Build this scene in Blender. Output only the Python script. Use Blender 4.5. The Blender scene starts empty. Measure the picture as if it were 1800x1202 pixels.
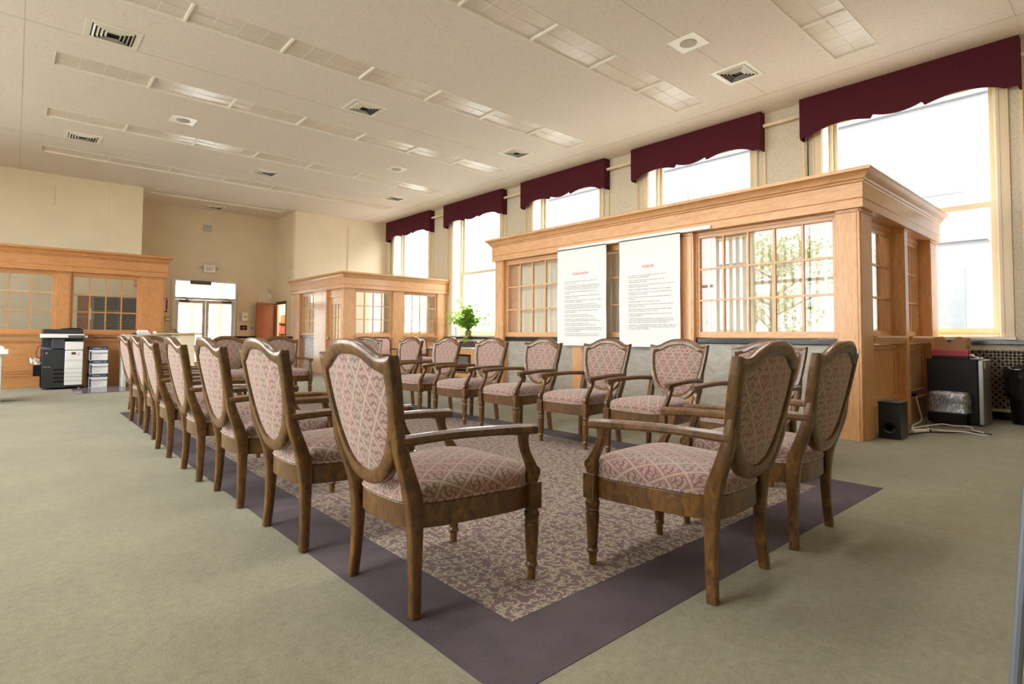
import bpy, math, random
from mathutils import Matrix, Vector
random.seed(7)
C = bpy.context.scene.collection
sc = bpy.context.scene
PI = math.pi

# ------------------------------------------------------------------ camera
def cam_axes(yaw, pitch, roll):
    f = Vector((math.sin(yaw)*math.cos(pitch), math.cos(yaw)*math.cos(pitch), math.sin(pitch)))
    r = Vector((math.cos(yaw), -math.sin(yaw), 0)); u = r.cross(f)
    c, s = math.cos(roll), math.sin(roll)
    return f, c*r+s*u, c*u-s*r
F, R, U = cam_axes(0.7249765, 0.0391, 0.0055)
cd = bpy.data.cameras.new('camera'); cam = bpy.data.objects.new('camera', cd); C.objects.link(cam)
cam.matrix_world = Matrix(((R.x, U.x, -F.x, 0), (R.y, U.y, -F.y, 0), (R.z, U.z, -F.z, 1.0), (0, 0, 0, 1)))
cd.sensor_width = 36; cd.lens = 987.112/1800*36; cd.shift_y = -48.18/1800; cd.clip_start = 0.05; cd.clip_end = 300
sc.camera = cam

# ------------------------------------------------------------------ world and exposure
w = bpy.data.worlds.new('overcast_sky'); sc.world = w; w.use_nodes = True
w.node_tree.nodes['Background'].inputs[0].default_value = (1.0, 0.987, 0.985, 1)
w.node_tree.nodes['Background'].inputs[1].default_value = 6.0
sc.view_settings.view_transform = 'Standard'
sc.view_settings.look = 'None'
sc.view_settings.gamma = 1.0
sc.view_settings.use_curve_mapping = False
sc.view_settings.exposure = 1.36
cy = sc.cycles
cy.use_denoising = True
cy.max_bounces = 10; cy.diffuse_bounces = 6; cy.glossy_bounces = 4; cy.transmission_bounces = 6; cy.transparent_max_bounces = 16
cy.sample_clamp_indirect = 12; cy.caustics_reflective = False; cy.caustics_refractive = False

H = 4.72        # ceiling height
XW = 9.25       # window wall
YF = 16.75      # far wall
YA = 18.45      # back of the entrance recess
XL = -3.0       # left wall
YB = -3.0       # wall behind

def portal(name, loc, rot, sx, sy):
    l = bpy.data.lights.new(name, 'AREA'); l.shape = 'RECTANGLE'; l.size = sx; l.size_y = sy
    l.energy = 1; l.cycles.is_portal = True
    o = bpy.data.objects.new(name, l); C.objects.link(o); o.location = loc; o.rotation_euler = rot
    return o
WIN_Y = [2.22, 5.39, 8.66, 11.94, 15.25]
for yc in WIN_Y:
    portal('daylight_portal', (XW+0.45, yc, 2.75), (0, PI/2, 0), 3.5, 2.1)
WINL_Y = [2.8, 6.2, 9.6, 13.0]
for yc in WINL_Y:
    portal('daylight_portal', (XL-0.35, yc, 2.55), (0, -PI/2, 0), 3.7, 2.4)
portal('daylight_portal', (4.23, YA+2.1, 1.3), (-PI/2, 0, 0), 1.7, 2.6)

# ------------------------------------------------------------------ materials
def srgb(r, g, b):
    f = lambda c: (c/12.92 if c <= 0.04045 else ((c+0.055)/1.055)**2.4)
    return (f(r/255), f(g/255), f(b/255), 1)
MATS = {}
class NT:
    def __init__(s, name):
        m = bpy.data.materials.new(name); m.use_nodes = True; s.m = m; s.t = m.node_tree
        s.b = s.t.nodes['Principled BSDF']; s.out = s.t.nodes['Material Output']; MATS[name] = m
    def n(s, kind, **kw):
        nd = s.t.nodes.new(kind)
        for k, v in kw.items(): setattr(nd, k, v)
        return nd
    def l(s, a, b): s.t.links.new(a, b)
    def put(s, sock, v):
        if hasattr(v, 'is_output') or isinstance(v, bpy.types.NodeSocket): s.l(v, sock)
        else: sock.default_value = v
    def math(s, op, a, b=0.0, c=None, clamp=False):
        nd = s.n('ShaderNodeMath', operation=op, use_clamp=clamp)
        s.put(nd.inputs[0], a); s.put(nd.inputs[1], b)
        if c is not None: s.put(nd.inputs[2], c)
        return nd.outputs[0]
    def mix(s, f, a, b, mode='MIX'):
        nd = s.n('ShaderNodeMix', data_type='RGBA', blend_type=mode)
        s.put(nd.inputs[0], f); s.put(nd.inputs[6], a); s.put(nd.inputs[7], b)
        return nd.outputs[2]
    def coord(s, kind='Object', scale=(1, 1, 1), rot=(0, 0, 0)):
        tc = s.n('ShaderNodeTexCoord'); mp = s.n('ShaderNodeMapping')
        mp.inputs['Scale'].default_value = scale; mp.inputs['Rotation'].default_value = rot
        s.l(tc.outputs[kind], mp.inputs['Vector']); return mp.outputs[0]
    def noise(s, vec, scale, detail=3, rough=0.55, dist=0.0):
        nd = s.n('ShaderNodeTexNoise'); nd.inputs['Scale'].default_value = scale; nd.inputs['Detail'].default_value = detail
        nd.inputs['Roughness'].default_value = rough; nd.inputs['Distortion'].default_value = dist
        s.l(vec, nd.inputs['Vector']); return nd.outputs[0]
    def ramp(s, f, stops):
        nd = s.n('ShaderNodeValToRGB'); cr = nd.color_ramp
        while len(cr.elements) < len(stops): cr.elements.new(0.5)
        for e, (p, c) in zip(cr.elements, stops): e.position = p; e.color = c
        s.put(nd.inputs[0], f); return nd.outputs[0]
    def bump(s, h, strength=0.3, dist=0.01):
        nd = s.n('ShaderNodeBump'); nd.inputs['Strength'].default_value = strength; nd.inputs['Distance'].default_value = dist
        s.put(nd.inputs['Height'], h); s.l(nd.outputs[0], s.b.inputs['Normal'])
    def fin(s, color, rough=0.5, metal=0.0, spec=0.5, coat=0.0, sheen=0.0):
        s.put(s.b.inputs['Base Color'], color); s.put(s.b.inputs['Roughness'], rough)
        s.b.inputs['Metallic'].default_value = metal; s.b.inputs['Specular IOR Level'].default_value = spec
        if coat: s.b.inputs['Coat Weight'].default_value = coat; s.b.inputs['Coat Roughness'].default_value = 0.15
        if sheen: s.b.inputs['Sheen Weight'].default_value = sheen
        return s.m

def flat(name, rgb, rough=0.5, metal=0.0, spec=0.5, coat=0.0, var=0.06, scale=6):
    t = NT(name); c = srgb(*rgb)
    v = t.noise(t.coord('Object'), scale, 3)
    dk = tuple(x*(1-var*2) for x in c[:3])+(1,); lt = tuple(min(1, x*(1+var)) for x in c[:3])+(1,)
    return t.fin(t.ramp(v, [(0.3, dk), (0.7, lt)]), rough, metal, spec, coat)

def wood(name, light, mid, dark, scale=(14, 14, 1.2), rough=0.42, coat=0.25, blotch=0.35, grain=1.0, ring=False):
    t = NT(name)
    v = t.coord('Object', scale)
    g = t.noise(v, 5*grain, 5, 0.65, 1.2)
    base = t.ramp(g, [(0.30, srgb(*dark)), (0.5, srgb(*mid)), (0.75, srgb(*light))])
    f = t.noise(t.coord('Object', (60, 60, 3)), 6, 2, 0.5)
    base = t.mix(t.math('MULTIPLY', t.ramp(f, [(0.42, (1, 1, 1, 1)), (0.55, (0, 0, 0, 1))]), 0.22), base, srgb(*dark))
    bl = t.noise(t.coord('Object'), 3.0, 3)
    base = t.mix(t.math('MULTIPLY', t.math('SUBTRACT', bl, 0.45, clamp=True), blotch*4, clamp=True), base, srgb(*dark))
    t.bump(f, 0.08, 0.002)
    return t.fin(base, rough, coat=coat)

oak = wood('light_oak', (228, 180, 132), (214, 163, 113), (192, 138, 90), scale=(9, 9, 1.0), rough=0.4)
oakh = wood('light_oak_horizontal_grain', (228, 180, 132), (214, 163, 113), (192, 138, 90), scale=(9, 0.9, 9), rough=0.4)
maple = wood('amber_maple', (206, 150, 98), (193, 136, 84), (170, 114, 64), scale=(4, 4, 1.6), rough=0.38, blotch=0.25)
mapleh = wood('amber_maple_horizontal_grain', (206, 150, 98), (193, 136, 84), (170, 114, 64), scale=(1.2, 1.2, 8), rough=0.38, blotch=0.25)
walnut = wood('worn_walnut', (134, 94, 38), (98, 65, 26), (54, 35, 17), scale=(5, 5, 2.5), rough=0.33, coat=0.35, blotch=0.5)
mahog = wood('dark_mahogany', (92, 48, 36), (70, 34, 28), (46, 22, 20), rough=0.3, coat=0.4)
doorwood = wood('door_veneer', (164, 102, 58), (148, 88, 48), (122, 68, 36), rough=0.4)

cream = flat('cream_paint', (236, 222, 194), 0.6, var=0.02, scale=2)
taupe = flat('recess_cream_paint', (224, 207, 178), 0.62, var=0.02, scale=2)
trimc = flat('ivory_trim_paint', (238, 220, 184), 0.35, var=0.02)
white = flat('white_plastic', (232, 232, 228), 0.4, var=0.01)
grey = flat('office_grey', (196, 196, 190), 0.45, var=0.02)
black = flat('black_plastic', (10, 10, 12), 0.5, spec=0.3, var=0.05)
dgrey = flat('charcoal_plastic', (44, 47, 52), 0.4, var=0.03)
blackstone = flat('black_marble', (26, 28, 30), 0.2, var=0.3, scale=9)
metal = flat('brushed_metal', (170, 172, 175), 0.32, metal=1.0, var=0.03)
bronze = flat('dark_bronze', (92, 84, 66), 0.5, metal=0.4)
burg = flat('burgundy_fabric', (82, 30, 42), 0.85, spec=0.2, var=0.05, scale=40)
paper = flat('white_paper', (226, 227, 225), 0.7, var=0.01)
ink = flat('black_ink', (45, 45, 48), 0.8)
redink = flat('red_ink', (214, 60, 62), 0.8)
blue = flat('navy_print', (44, 52, 92), 0.5)
red = flat('red_card', (170, 22, 40), 0.45)
pink = flat('pink_petals', (232, 60, 110), 0.6)
card = flat('cardboard', (176, 138, 98), 0.8, var=0.06)
concrete = flat('pale_facade', (112, 113, 114), 0.9, var=0.02)
facadeglass = flat('facade_window', (84, 87, 90), 0.3)
ground = flat('outdoor_paving', (150, 150, 146), 0.9)
terracotta = flat('brown_pot', (120, 78, 52), 0.7)

def mk_wall_tex():
    t = NT('textured_wall_vinyl'); v = t.coord('Object')
    n = t.noise(v, 45, 4, 0.7); c = t.ramp(n, [(0.35, srgb(206, 196, 174)), (0.6, srgb(226, 217, 196))])
    t.bump(n, 0.25, 0.004); return t.fin(c, 0.7)
walltex = mk_wall_tex()
def mk_ceiling():
    t = NT('acoustic_ceiling'); v = t.coord('Object')
    n = t.noise(v, 38, 4, 0.75); c = t.ramp(n, [(0.28, srgb(200, 191, 178)), (0.42, srgb(234, 225, 216)), (0.7, srgb(240, 232, 224))])
    t.bump(n, 0.3, 0.004)
    return t.fin(c, 0.85, spec=0.2)
ceil_m = mk_ceiling()
def mk_lens():
    t = NT('prismatic_lens'); v = t.coord('Object', (1, 1, 1))
    wv = t.n('ShaderNodeTexWave', wave_type='BANDS', bands_direction='X'); wv.inputs['Scale'].default_value = 22
    t.l(v, wv.inputs['Vector'])
    n = t.noise(v, 1.2, 2)
    c = t.mix(n, srgb(230, 220, 208), srgb(218, 204, 194))
    t.bump(wv.outputs[0], 0.06, 0.002); return t.fin(c, 0.3, spec=0.9)
lens_m = mk_lens()
def mk_carpet():
    t = NT('sage_carpet'); v = t.coord('Object')
    n1 = t.noise(v, 0.9, 4, 0.6); n2 = t.noise(v, 110, 3, 0.8); n3 = t.noise(t.coord('Object', (1.6, 0.9, 1)), 3.2, 5, 0.7, 0.8)
    c = t.ramp(n1, [(0.3, srgb(112, 108, 86)), (0.7, srgb(136, 131, 106))])
    c = t.mix(t.math('MULTIPLY', t.ramp(n3, [(0.4, (0, 0, 0, 1)), (0.62, (1, 1, 1, 1))]), 0.4), c, srgb(98, 94, 72))
    c = t.mix(t.math('MULTIPLY', n2, 0.5), c, srgb(160, 154, 126))
    n4 = t.noise(v, 28, 6, 0.85)
    c = t.mix(t.math('MULTIPLY', t.ramp(n4, [(0.42, (0, 0, 0, 1)), (0.60, (1, 1, 1, 1))]), 0.38), c, srgb(92, 88, 66))
    t.bump(t.math('ADD', n2, n4), 0.6, 0.008); return t.fin(c, 0.95, spec=0.1, sheen=0.2)
carpet = mk_carpet()
def mk_border():
    t = NT('plum_carpet_border'); v = t.coord('Object')
    n1 = t.noise(v, 2.2, 4, 0.6); n2 = t.noise(v, 140, 2, 0.7)
    c = t.ramp(n1, [(0.3, srgb(64, 56, 60)), (0.7, srgb(86, 77, 80))])
    c = t.mix(t.math('MULTIPLY', n2, 0.35), c, srgb(110, 101, 104))
    t.bump(n2, 0.4, 0.005); return t.fin(c, 0.95, spec=0.1)
border_m = mk_border()
def mk_rug():
    t = NT('leaf_pattern_carpet')
    base = srgb(106, 86, 88); col = None
    v0 = t.coord('Object')
    nz = t.noise(v0, 150, 2, 0.7)
    col = t.mix(t.math('MULTIPLY', nz, 0.4), base, srgb(132, 110, 108))
    def layer(scale, seed, c1, col, th=0.42, off=(0.13, 0.10)):
        mp = t.n('ShaderNodeMapping'); mp.inputs['Scale'].default_value = (scale,)*3; mp.inputs['Location'].default_value = (seed, seed*1.7, 0)
        t.l(v0, mp.inputs['Vector'])
        vr = t.n('ShaderNodeTexVoronoi', voronoi_dimensions='2D', feature='F1'); vr.inputs['Scale'].default_value = 1.0
        vr.inputs['Randomness'].default_value = 0.8
        t.l(mp.outputs[0], vr.inputs['Vector'])
        sub = t.n('ShaderNodeVectorMath', operation='SUBTRACT'); t.l(mp.outputs[0], sub.inputs[0]); t.l(vr.outputs['Position'], sub.inputs[1])
        flatv = t.n('ShaderNodeVectorMath', operation='MULTIPLY'); t.l(sub.outputs[0], flatv.inputs[0]); flatv.inputs[1].default_value = (1, 1, 0)
        sep = t.n('ShaderNodeSeparateColor'); t.l(vr.outputs['Color'], sep.inputs[0])
        ang = t.math('MULTIPLY', sep.outputs[0], 6.283)
        rot = t.n('ShaderNodeVectorRotate', rotation_type='Z_AXIS'); t.l(flatv.outputs[0], rot.inputs['Vector']); t.l(ang, rot.inputs['Angle'])
        def dist(p):
            s2 = t.n('ShaderNodeVectorMath', operation='DISTANCE'); t.l(rot.outputs[0], s2.inputs[0]); s2.inputs[1].default_value = p
            return s2.outputs['Value']
        d1 = dist((0, 0, 0)); d2 = dist((off[0], off[1], 0))
        inside = t.math('LESS_THAN', d1, th); outside = t.math('GREATER_THAN', d2, th-0.03)
        m = t.math('MULTIPLY', inside, outside)
        # darker edge just inside the crescent, and a small curled bud
        e = t.math('MULTIPLY', inside, t.math('GREATER_THAN', d2, th-0.085))
        bud = t.math('LESS_THAN', dist((-0.08, 0.12, 0)), 0.09)
        col = t.mix(t.math('MULTIPLY', e, 0.8), col, srgb(112, 104, 82))
        m = t.math('MAXIMUM', m, bud)
        return t.mix(t.math('MULTIPLY', m, t.math('MULTIPLY_ADD', nz, 0.5, 0.42), clamp=True), col, c1)
    col = layer(19, 3.1, srgb(158, 146, 132), col)
    col = layer(24, 8.4, srgb(180, 168, 150), col, 0.38, (0.15, -0.05))
    col = layer(16, 5.7, srgb(164, 153, 136), col, 0.40, (0.10, 0.14))
    t.bump(nz, 0.4, 0.005)
    return t.fin(col, 0.95, spec=0.1)
rug_m = mk_rug()
def mk_marble():
    t = NT('grey_marble'); v = t.coord('Object', (1, 1, 2.2))
    n = t.noise(v, 3.0, 8, 0.75, 1.6); n2 = t.noise(v, 22, 5, 0.7)
    c = t.ramp(n, [(0.3, srgb(146, 140, 130)), (0.5, srgb(170, 164, 153)), (0.7, srgb(188, 182, 170))])
    c = t.mix(t.math('MULTIPLY', t.ramp(n2, [(0.58, (0, 0, 0, 1)), (0.68, (1, 1, 1, 1))]), 0.5), c, srgb(140, 132, 116))
    return t.fin(c, 0.3, spec=0.5)
marble = mk_marble()

def mk_fabric():
    t = NT('lattice_damask_upholstery')
    uv = t.n('ShaderNodeUVMap'); uv.uv_map = 'uv'
    sx = t.n('ShaderNodeSeparateXYZ'); t.l(uv.outputs[0], sx.inputs[0])
    u, v = sx.outputs[0], sx.outputs[1]
    P, Q = 0.092, 0.140
    a = t.math('ADD', t.math('DIVIDE', u, P), t.math('DIVIDE', v, Q))
    b = t.math('SUBTRACT', t.math('DIVIDE', u, P), t.math('DIVIDE', v, Q))
    def tri(x): # 0 on line, .5 mid cell
        fr = t.math('FRACT', x); return t.math('SUBTRACT', 0.5, t.math('ABSOLUTE', t.math('SUBTRACT', fr, 0.5)))
    ta, tb = tri(a), tri(b)
    dline = t.math('MINIMUM', ta, tb)
    # stepped motif inside each lozenge, drawn with dark zig-zag rows
    zz = t.math('PINGPONG', t.math('MULTIPLY', u, 1.0/0.036), 0.5)
    row = t.math('FRACT', t.math('ADD', t.math('DIVIDE', v, 0.031), t.math('MULTIPLY', zz, 0.8)))
    motif = t.math('LESS_THAN', t.math('ABSOLUTE', t.math('SUBTRACT', row, 0.5)), 0.13)
    blob = t.math('GREATER_THAN', t.math('SINE', t.math('MULTIPLY', t.math('ADD', ta, tb), 17)), 0.55)
    motif = t.math('MULTIPLY', t.math('MAXIMUM', motif, t.math('MULTIPLY', blob, 0.6)), t.math('GREATER_THAN', dline, 0.14))
    edge = t.math('LESS_THAN', t.math('ABSOLUTE', t.math('SUBTRACT', dline, 0.10)), 0.025)
    # soft colour bands across the cloth
    band = t.math('SINE', t.math('MULTIPLY', u, 32)); band = t.math('MULTIPLY_ADD', band, 0.5, 0.5)
    wz = t.noise(t.coord('Object'), 240, 2, 0.6)
    base = t.mix(band, srgb(146, 129, 114), srgb(154, 124, 115))
    base = t.mix(t.math('MULTIPLY', wz, 0.35), base, srgb(170, 148, 134))
    dark = t.mix(band, srgb(88, 68, 60), srgb(104, 56, 62))
    col = t.mix(t.math('MULTIPLY', motif, 0.8), base, dark)
    col = t.mix(t.math('MULTIPLY', edge, 0.7), col, dark)
    line = t.math('LESS_THAN', dline, 0.075)
    col = t.mix(t.math('MULTIPLY', line, 0.7), col, srgb(166, 142, 128))
    h = t.math('ADD', t.math('MULTIPLY', wz, 0.4), t.math('SUBTRACT', 1.0, t.math('MULTIPLY', t.math('MAXIMUM', motif, edge), 0.8)))
    t.bump(h, 0.35, 0.003)
    return t.fin(col, 0.8, spec=0.25, sheen=0.25)
fabric = mk_fabric()
plainfab = flat('pink_beige_cloth', (196, 160, 150), 0.85, spec=0.2, var=0.08, scale=60)

def mk_glass(name='window_glass', tint=(0.97, 0.985, 0.98), refl=1.0):
    t = NT(name); t.t.nodes.remove(t.b)
    tr = t.n('ShaderNodeBsdfTransparent'); tr.inputs[0].default_value = tint+(1,)
    gl = t.n('ShaderNodeBsdfGlossy'); gl.inputs['Roughness'].default_value = 0.0
    fr = t.n('ShaderNodeFresnel'); fr.inputs[0].default_value = 1.5
    mx = t.n('ShaderNodeMixShader'); f2 = t.math('MULTIPLY', fr.outputs[0], refl*1.6, clamp=True)
    geo = t.n('ShaderNodeNewGeometry'); f2 = t.math('MULTIPLY', f2, t.math('SUBTRACT', 1.0, geo.outputs['Backfacing']))
    t.l(f2, mx.inputs[0]); t.l(tr.outputs[0], mx.inputs[1]); t.l(gl.outputs[0], mx.inputs[2]); t.l(mx.outputs[0], t.out.inputs[0])
    return t.m
glass = mk_glass()
def mk_film():
    t = NT('clear_plastic_film'); t.t.nodes.remove(t.b)
    tr = t.n('ShaderNodeBsdfTransparent'); gl = t.n('ShaderNodeBsdfGlossy'); gl.inputs['Roughness'].default_value = 0.3
    df = t.n('ShaderNodeBsdfDiffuse'); df.inputs[0].default_value = (0.75, 0.75, 0.77, 1)
    a = t.n('ShaderNodeMixShader'); a.inputs[0].default_value = 0.5; t.l(gl.outputs[0], a.inputs[1]); t.l(df.outputs[0], a.inputs[2])
    n = t.noise(t.coord('Object', (1, 1, 0.4)), 22, 4, 0.7, 2)
    m = t.n('ShaderNodeMixShader'); t.l(t.math('MULTIPLY_ADD', n, 0.9, -0.22, clamp=True), m.inputs[0])
    t.l(tr.outputs[0], m.inputs[1]); t.l(a.outputs[0], m.inputs[2]); t.l(m.outputs[0], t.out.inputs[0]); return t.m
film = mk_film()
def mk_leaf():
    t = NT('green_leaf'); n = t.noise(t.coord('Object'), 14, 2)
    c = t.ramp(n, [(0.3, srgb(122, 168, 48)), (0.7, srgb(186, 220, 92))])
    t.fin(c, 0.5); t.b.inputs['Transmission Weight'].default_value = 0.0
    d = t.n('ShaderNodeBsdfTranslucent'); t.l(c, d.inputs[0]); m = t.n('ShaderNodeMixShader'); m.inputs[0].default_value = 0.62
    t.l(t.b.outputs[0], m.inputs[1]); t.l(d.outputs[0], m.inputs[2]); t.l(m.outputs[0], t.out.inputs[0]); return t.m
leaf_m = mk_leaf()
blind_m = flat('beige_blind_vane', (222, 212, 192), 0.7, var=0.01)
hblind_m = flat('white_blind_slat', (226, 222, 210), 0.6, var=0.01)
exit_m = flat('exit_sign_face', (236, 232, 224), 0.5, var=0.01)
silver = flat('silver_door_skin', (150, 148, 146), 0.35, metal=0.7, var=0.02)
flag = flat('glossy_grey_floor_mat', (118, 112, 122), 0.16, var=0.03)

# ------------------------------------------------------------------ mesh helpers
class MB:
    def __init__(s): s.v = []; s.f = []; s.uv = {}
    def quad_box(s, P):  # 8 points, z-low ring then z-high ring
        k = len(s.v); s.v += [tuple(p) for p in P]
        s.f += [(k, k+3, k+2, k+1), (k+4, k+5, k+6, k+7), (k, k+1, k+5, k+4), (k+1, k+2, k+6, k+5), (k+2, k+3, k+7, k+6), (k+3, k, k+4, k+7)]
        return s
    def box(s, x0, x1, y0, y1, z0, z1):
        x0, x1 = min(x0, x1), max(x0, x1); y0, y1 = min(y0, y1), max(y0, y1); z0, z1 = min(z0, z1), max(z0, z1)
        return s.quad_box([(x0, y0, z0), (x1, y0, z0), (x1, y1, z0), (x0, y1, z0), (x0, y0, z1), (x1, y0, z1), (x1, y1, z1), (x0, y1, z1)])
    def obox(s, c, size, rz=0, rx=0, ry=0):
        M = Matrix.Translation(c) @ Matrix.Rotation(rz, 4, 'Z') @ Matrix.Rotation(ry, 4, 'Y') @ Matrix.Rotation(rx, 4, 'X')
        a, b, d = size[0]/2, size[1]/2, size[2]/2
        return s.quad_box([tuple(M @ Vector(p)) for p in [(-a, -b, -d), (a, -b, -d), (a, b, -d), (-a, b, -d), (-a, -b, d), (a, -b, d), (a, b, d), (-a, b, d)]])
    def rings(s, rings, closed_ring=True, cap0=True, cap1=True, closed_path=False):
        n = len(rings[0]); k = len(s.v)
        for r in rings: s.v += [tuple(p) for p in r]
        m = len(rings)
        for i in range(m if closed_path else m-1):
            i2 = (i+1) % m
            for j in range(n if closed_ring else n-1):
                j2 = (j+1) % n
                s.f.append((k+i*n+j, k+i*n+j2, k+i2*n+j2, k+i2*n+j))
        if not closed_path and closed_ring:
            if cap0: s.f.append(tuple(k+j for j in reversed(range(n))))
            if cap1: s.f.append(tuple(k+(m-1)*n+j for j in range(n)))
        return s
    def lathe(s, c, prof, n=20, axis='Z'):
        rings = []
        for r, h in prof:
            ring = []
            for j in range(n):
                a = 2*PI*j/n; x, y = r*math.cos(a), r*math.sin(a)
                p = (x, y, h) if axis == 'Z' else ((h, x, y) if axis == 'X' else (y, h, x))
                ring.append((c[0]+p[0], c[1]+p[1], c[2]+p[2]))
            rings.append(ring)
        return s.rings(rings)
    def tube(s, pts, r, n=8, caps=True):
        pts = [Vector(p) for p in pts]; rings = []; prev = None
        for i, p in enumerate(pts):
            d = (pts[min(i+1, len(pts)-1)]-pts[max(i-1, 0)]).normalized()
            if prev is None:
                up = Vector((0, 0, 1)) if abs(d.z) < 0.9 else Vector((1, 0, 0))
                a = d.cross(up).normalized()
            else:
                a = (prev - d*prev.dot(d)).normalized()
            prev = a; b = d.cross(a)
            rr = r[i] if isinstance(r, (list, tuple)) else r
            rings.append([p + a*(rr*math.cos(2*PI*j/n)) + b*(rr*math.sin(2*PI*j/n)) for j in range(n)])
        return s.rings(rings, cap0=caps, cap1=caps)
    def prism(s, poly, T, a, b):
        """poly 2-D list, T(p,q,t) -> world, extruded t from a to b"""
        return s.rings([[T(p, q, a) for p, q in poly], [T(p, q, b) for p, q in poly]])
    def build(s, name, mat, parent=None, bevel=0.0, smooth=False, seg=2, loc=None, angle=35):
        me = bpy.data.meshes.new(name); me.from_pydata(s.v, [], s.f); me.update()
        if s.uv:
            ul = me.uv_layers.new(name='uv')
            for li, lp in enumerate(me.loops): ul.data[li].uv = s.uv.get(lp.vertex_index, (0, 0))
        o = bpy.data.objects.new(name, me); C.objects.link(o)
        if mat: me.materials.append(mat)
        import bmesh
        bm = bmesh.new(); bm.from_mesh(me); bmesh.ops.recalc_face_normals(bm, faces=bm.faces); bm.to_mesh(me); bm.free()
        if smooth or bevel:
            for p in me.polygons: p.use_smooth = True
            me.set_sharp_from_angle(angle=math.radians(angle))
        if bevel:
            md = o.modifiers.new('bevel', 'BEVEL'); md.width = bevel; md.segments = seg; md.limit_method = 'ANGLE'; md.angle_limit = math.radians(40)
            md.harden_normals = False
        if parent is not None: o.parent = parent
        if loc: o.location = loc
        return o

def tag(o, label=None, cat=None, group=None, kind=None):
    if label: o['label'] = label
    if cat: o['category'] = cat
    if group: o['group'] = group
    if kind: o['kind'] = kind
    return o
def thing(name, label, cat, loc=(0, 0, 0), rz=0, group=None):
    o = bpy.data.objects.new(name, None); C.objects.link(o); o.empty_display_size = 0.1
    o.location = loc; o.rotation_euler = (0, 0, rz); return tag(o, label, cat, group)
def struct(name, mb, mat, parent=None, **k):
    o = mb.build(name, mat, parent, **k)
    if parent is None: o['kind'] = 'structure'
    return o
def copy_tree(o, parent=None):
    c = o.copy(); C.objects.link(c)
    if parent is not None: c.parent = parent; c.matrix_parent_inverse = o.matrix_parent_inverse
    for ch in [x for x in o.children]: copy_tree(ch, c)
    return c
FONT_CACHE = {}
def text(name, body, size, M, mat, parent=None, width=None, align='LEFT', extrude=0.0, space=1.0):
    cu = bpy.data.curves.new(name, 'FONT'); cu.body = body; cu.size = size; cu.align_x = align; cu.extrude = extrude; cu.space_line = space
    cu.resolution_u = 1
    o = bpy.data.objects.new(name, cu); C.objects.link(o)
    dg = bpy.context.evaluated_depsgraph_get(); me = bpy.data.meshes.new_from_object(o.evaluated_get(dg))
    bpy.data.objects.remove(o); bpy.data.curves.remove(cu)
    s = 1.0
    if width:
        xs = [v.co.x for v in me.vertices]; s = width/max(1e-6, max(xs)-min(xs))
    for v in me.vertices: v.co = M @ Vector((v.co.x*s, v.co.y, v.co.z))
    me.materials.clear(); me.materials.append(mat); me.name = name
    t = bpy.data.objects.new(name, me); C.objects.link(t)
    if parent is not None: t.parent = parent
    return t
def faceM(origin, xdir, zdir=(0, 0, 1)):
    """text plane: x along xdir, y along zdir"""
    x = Vector(xdir).normalized(); y = Vector(zdir).normalized(); n = x.cross(y)
    return Matrix(((x.x, y.x, n.x, origin[0]), (x.y, y.y, n.y, origin[1]), (x.z, y.z, n.z, origin[2]), (0, 0, 0, 1)))

# ================================================================== SETTING
RUG = (1.04, 4.375, 1.19, 8.74)
# floor, with the inlaid carpet as its own pieces
struct('floor', MB().box(XL-0.2, XW+0.5, YB-0.2, YA+0.1, -0.12, 0.0), carpet)
o = tag(MB().box(RUG[0], RUG[1], RUG[2], RUG[3], 0.0, 0.002).build('inlaid_carpet', border_m),
        'plum bordered inlaid carpet with leaf pattern centre under the ring of armchairs', 'carpet')
MB().box(RUG[0]+0.295, RUG[1]-0.295, RUG[2]+0.31, RUG[3]-0.3, 0.002, 0.003).build('leaf_pattern_centre', rug_m, o)

# ceiling in strips that leave the light troughs open
LX0, LX1, LW = 0.29, 8.105, 0.515
ROWS = [2.665, 5.05, 7.49, 9.90, 12.345, 14.80]
cb = MB(); ct = H+0.16
ys = [YB-0.1]
for yf in ROWS: ys += [yf-LW, yf]
ys.append(YF+0.04)
for i in range(0, len(ys), 2): cb.box(XL-0.1, XW+0.1, ys[i], ys[i+1], H, ct)
for yf in ROWS:
    cb.box(XL-0.1, LX0, yf-LW, yf, H, ct); cb.box(LX1, XW+0.1, yf-LW, yf, H, ct)
AX0, AX1 = 2.56, 5.94
cb.box(2.3, 6.25, 17.22, YA+0.1, H, ct); cb.box(2.3, AX0, YF, 17.22, H, ct); cb.box(AX1, 6.25, YF, 17.22, H, ct)
struct('ceiling', cb, ceil_m)
tr = MB()
for (a, b) in ((8.12, 8.128),): pass
seam = MB().box(8.5, 8.508, YB, YF, H-0.0015, H)
for y in (0.9, 3.75, 8.7, 13.6): seam.box(XL, 8.5, y, y+0.006, H-0.0015, H)
seam.box(-0.02, -0.014, YB, YF, H-0.0015, H)
struct('trim_1', seam, flat('ceiling_seam', (190, 180, 164), 0.9))

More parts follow.
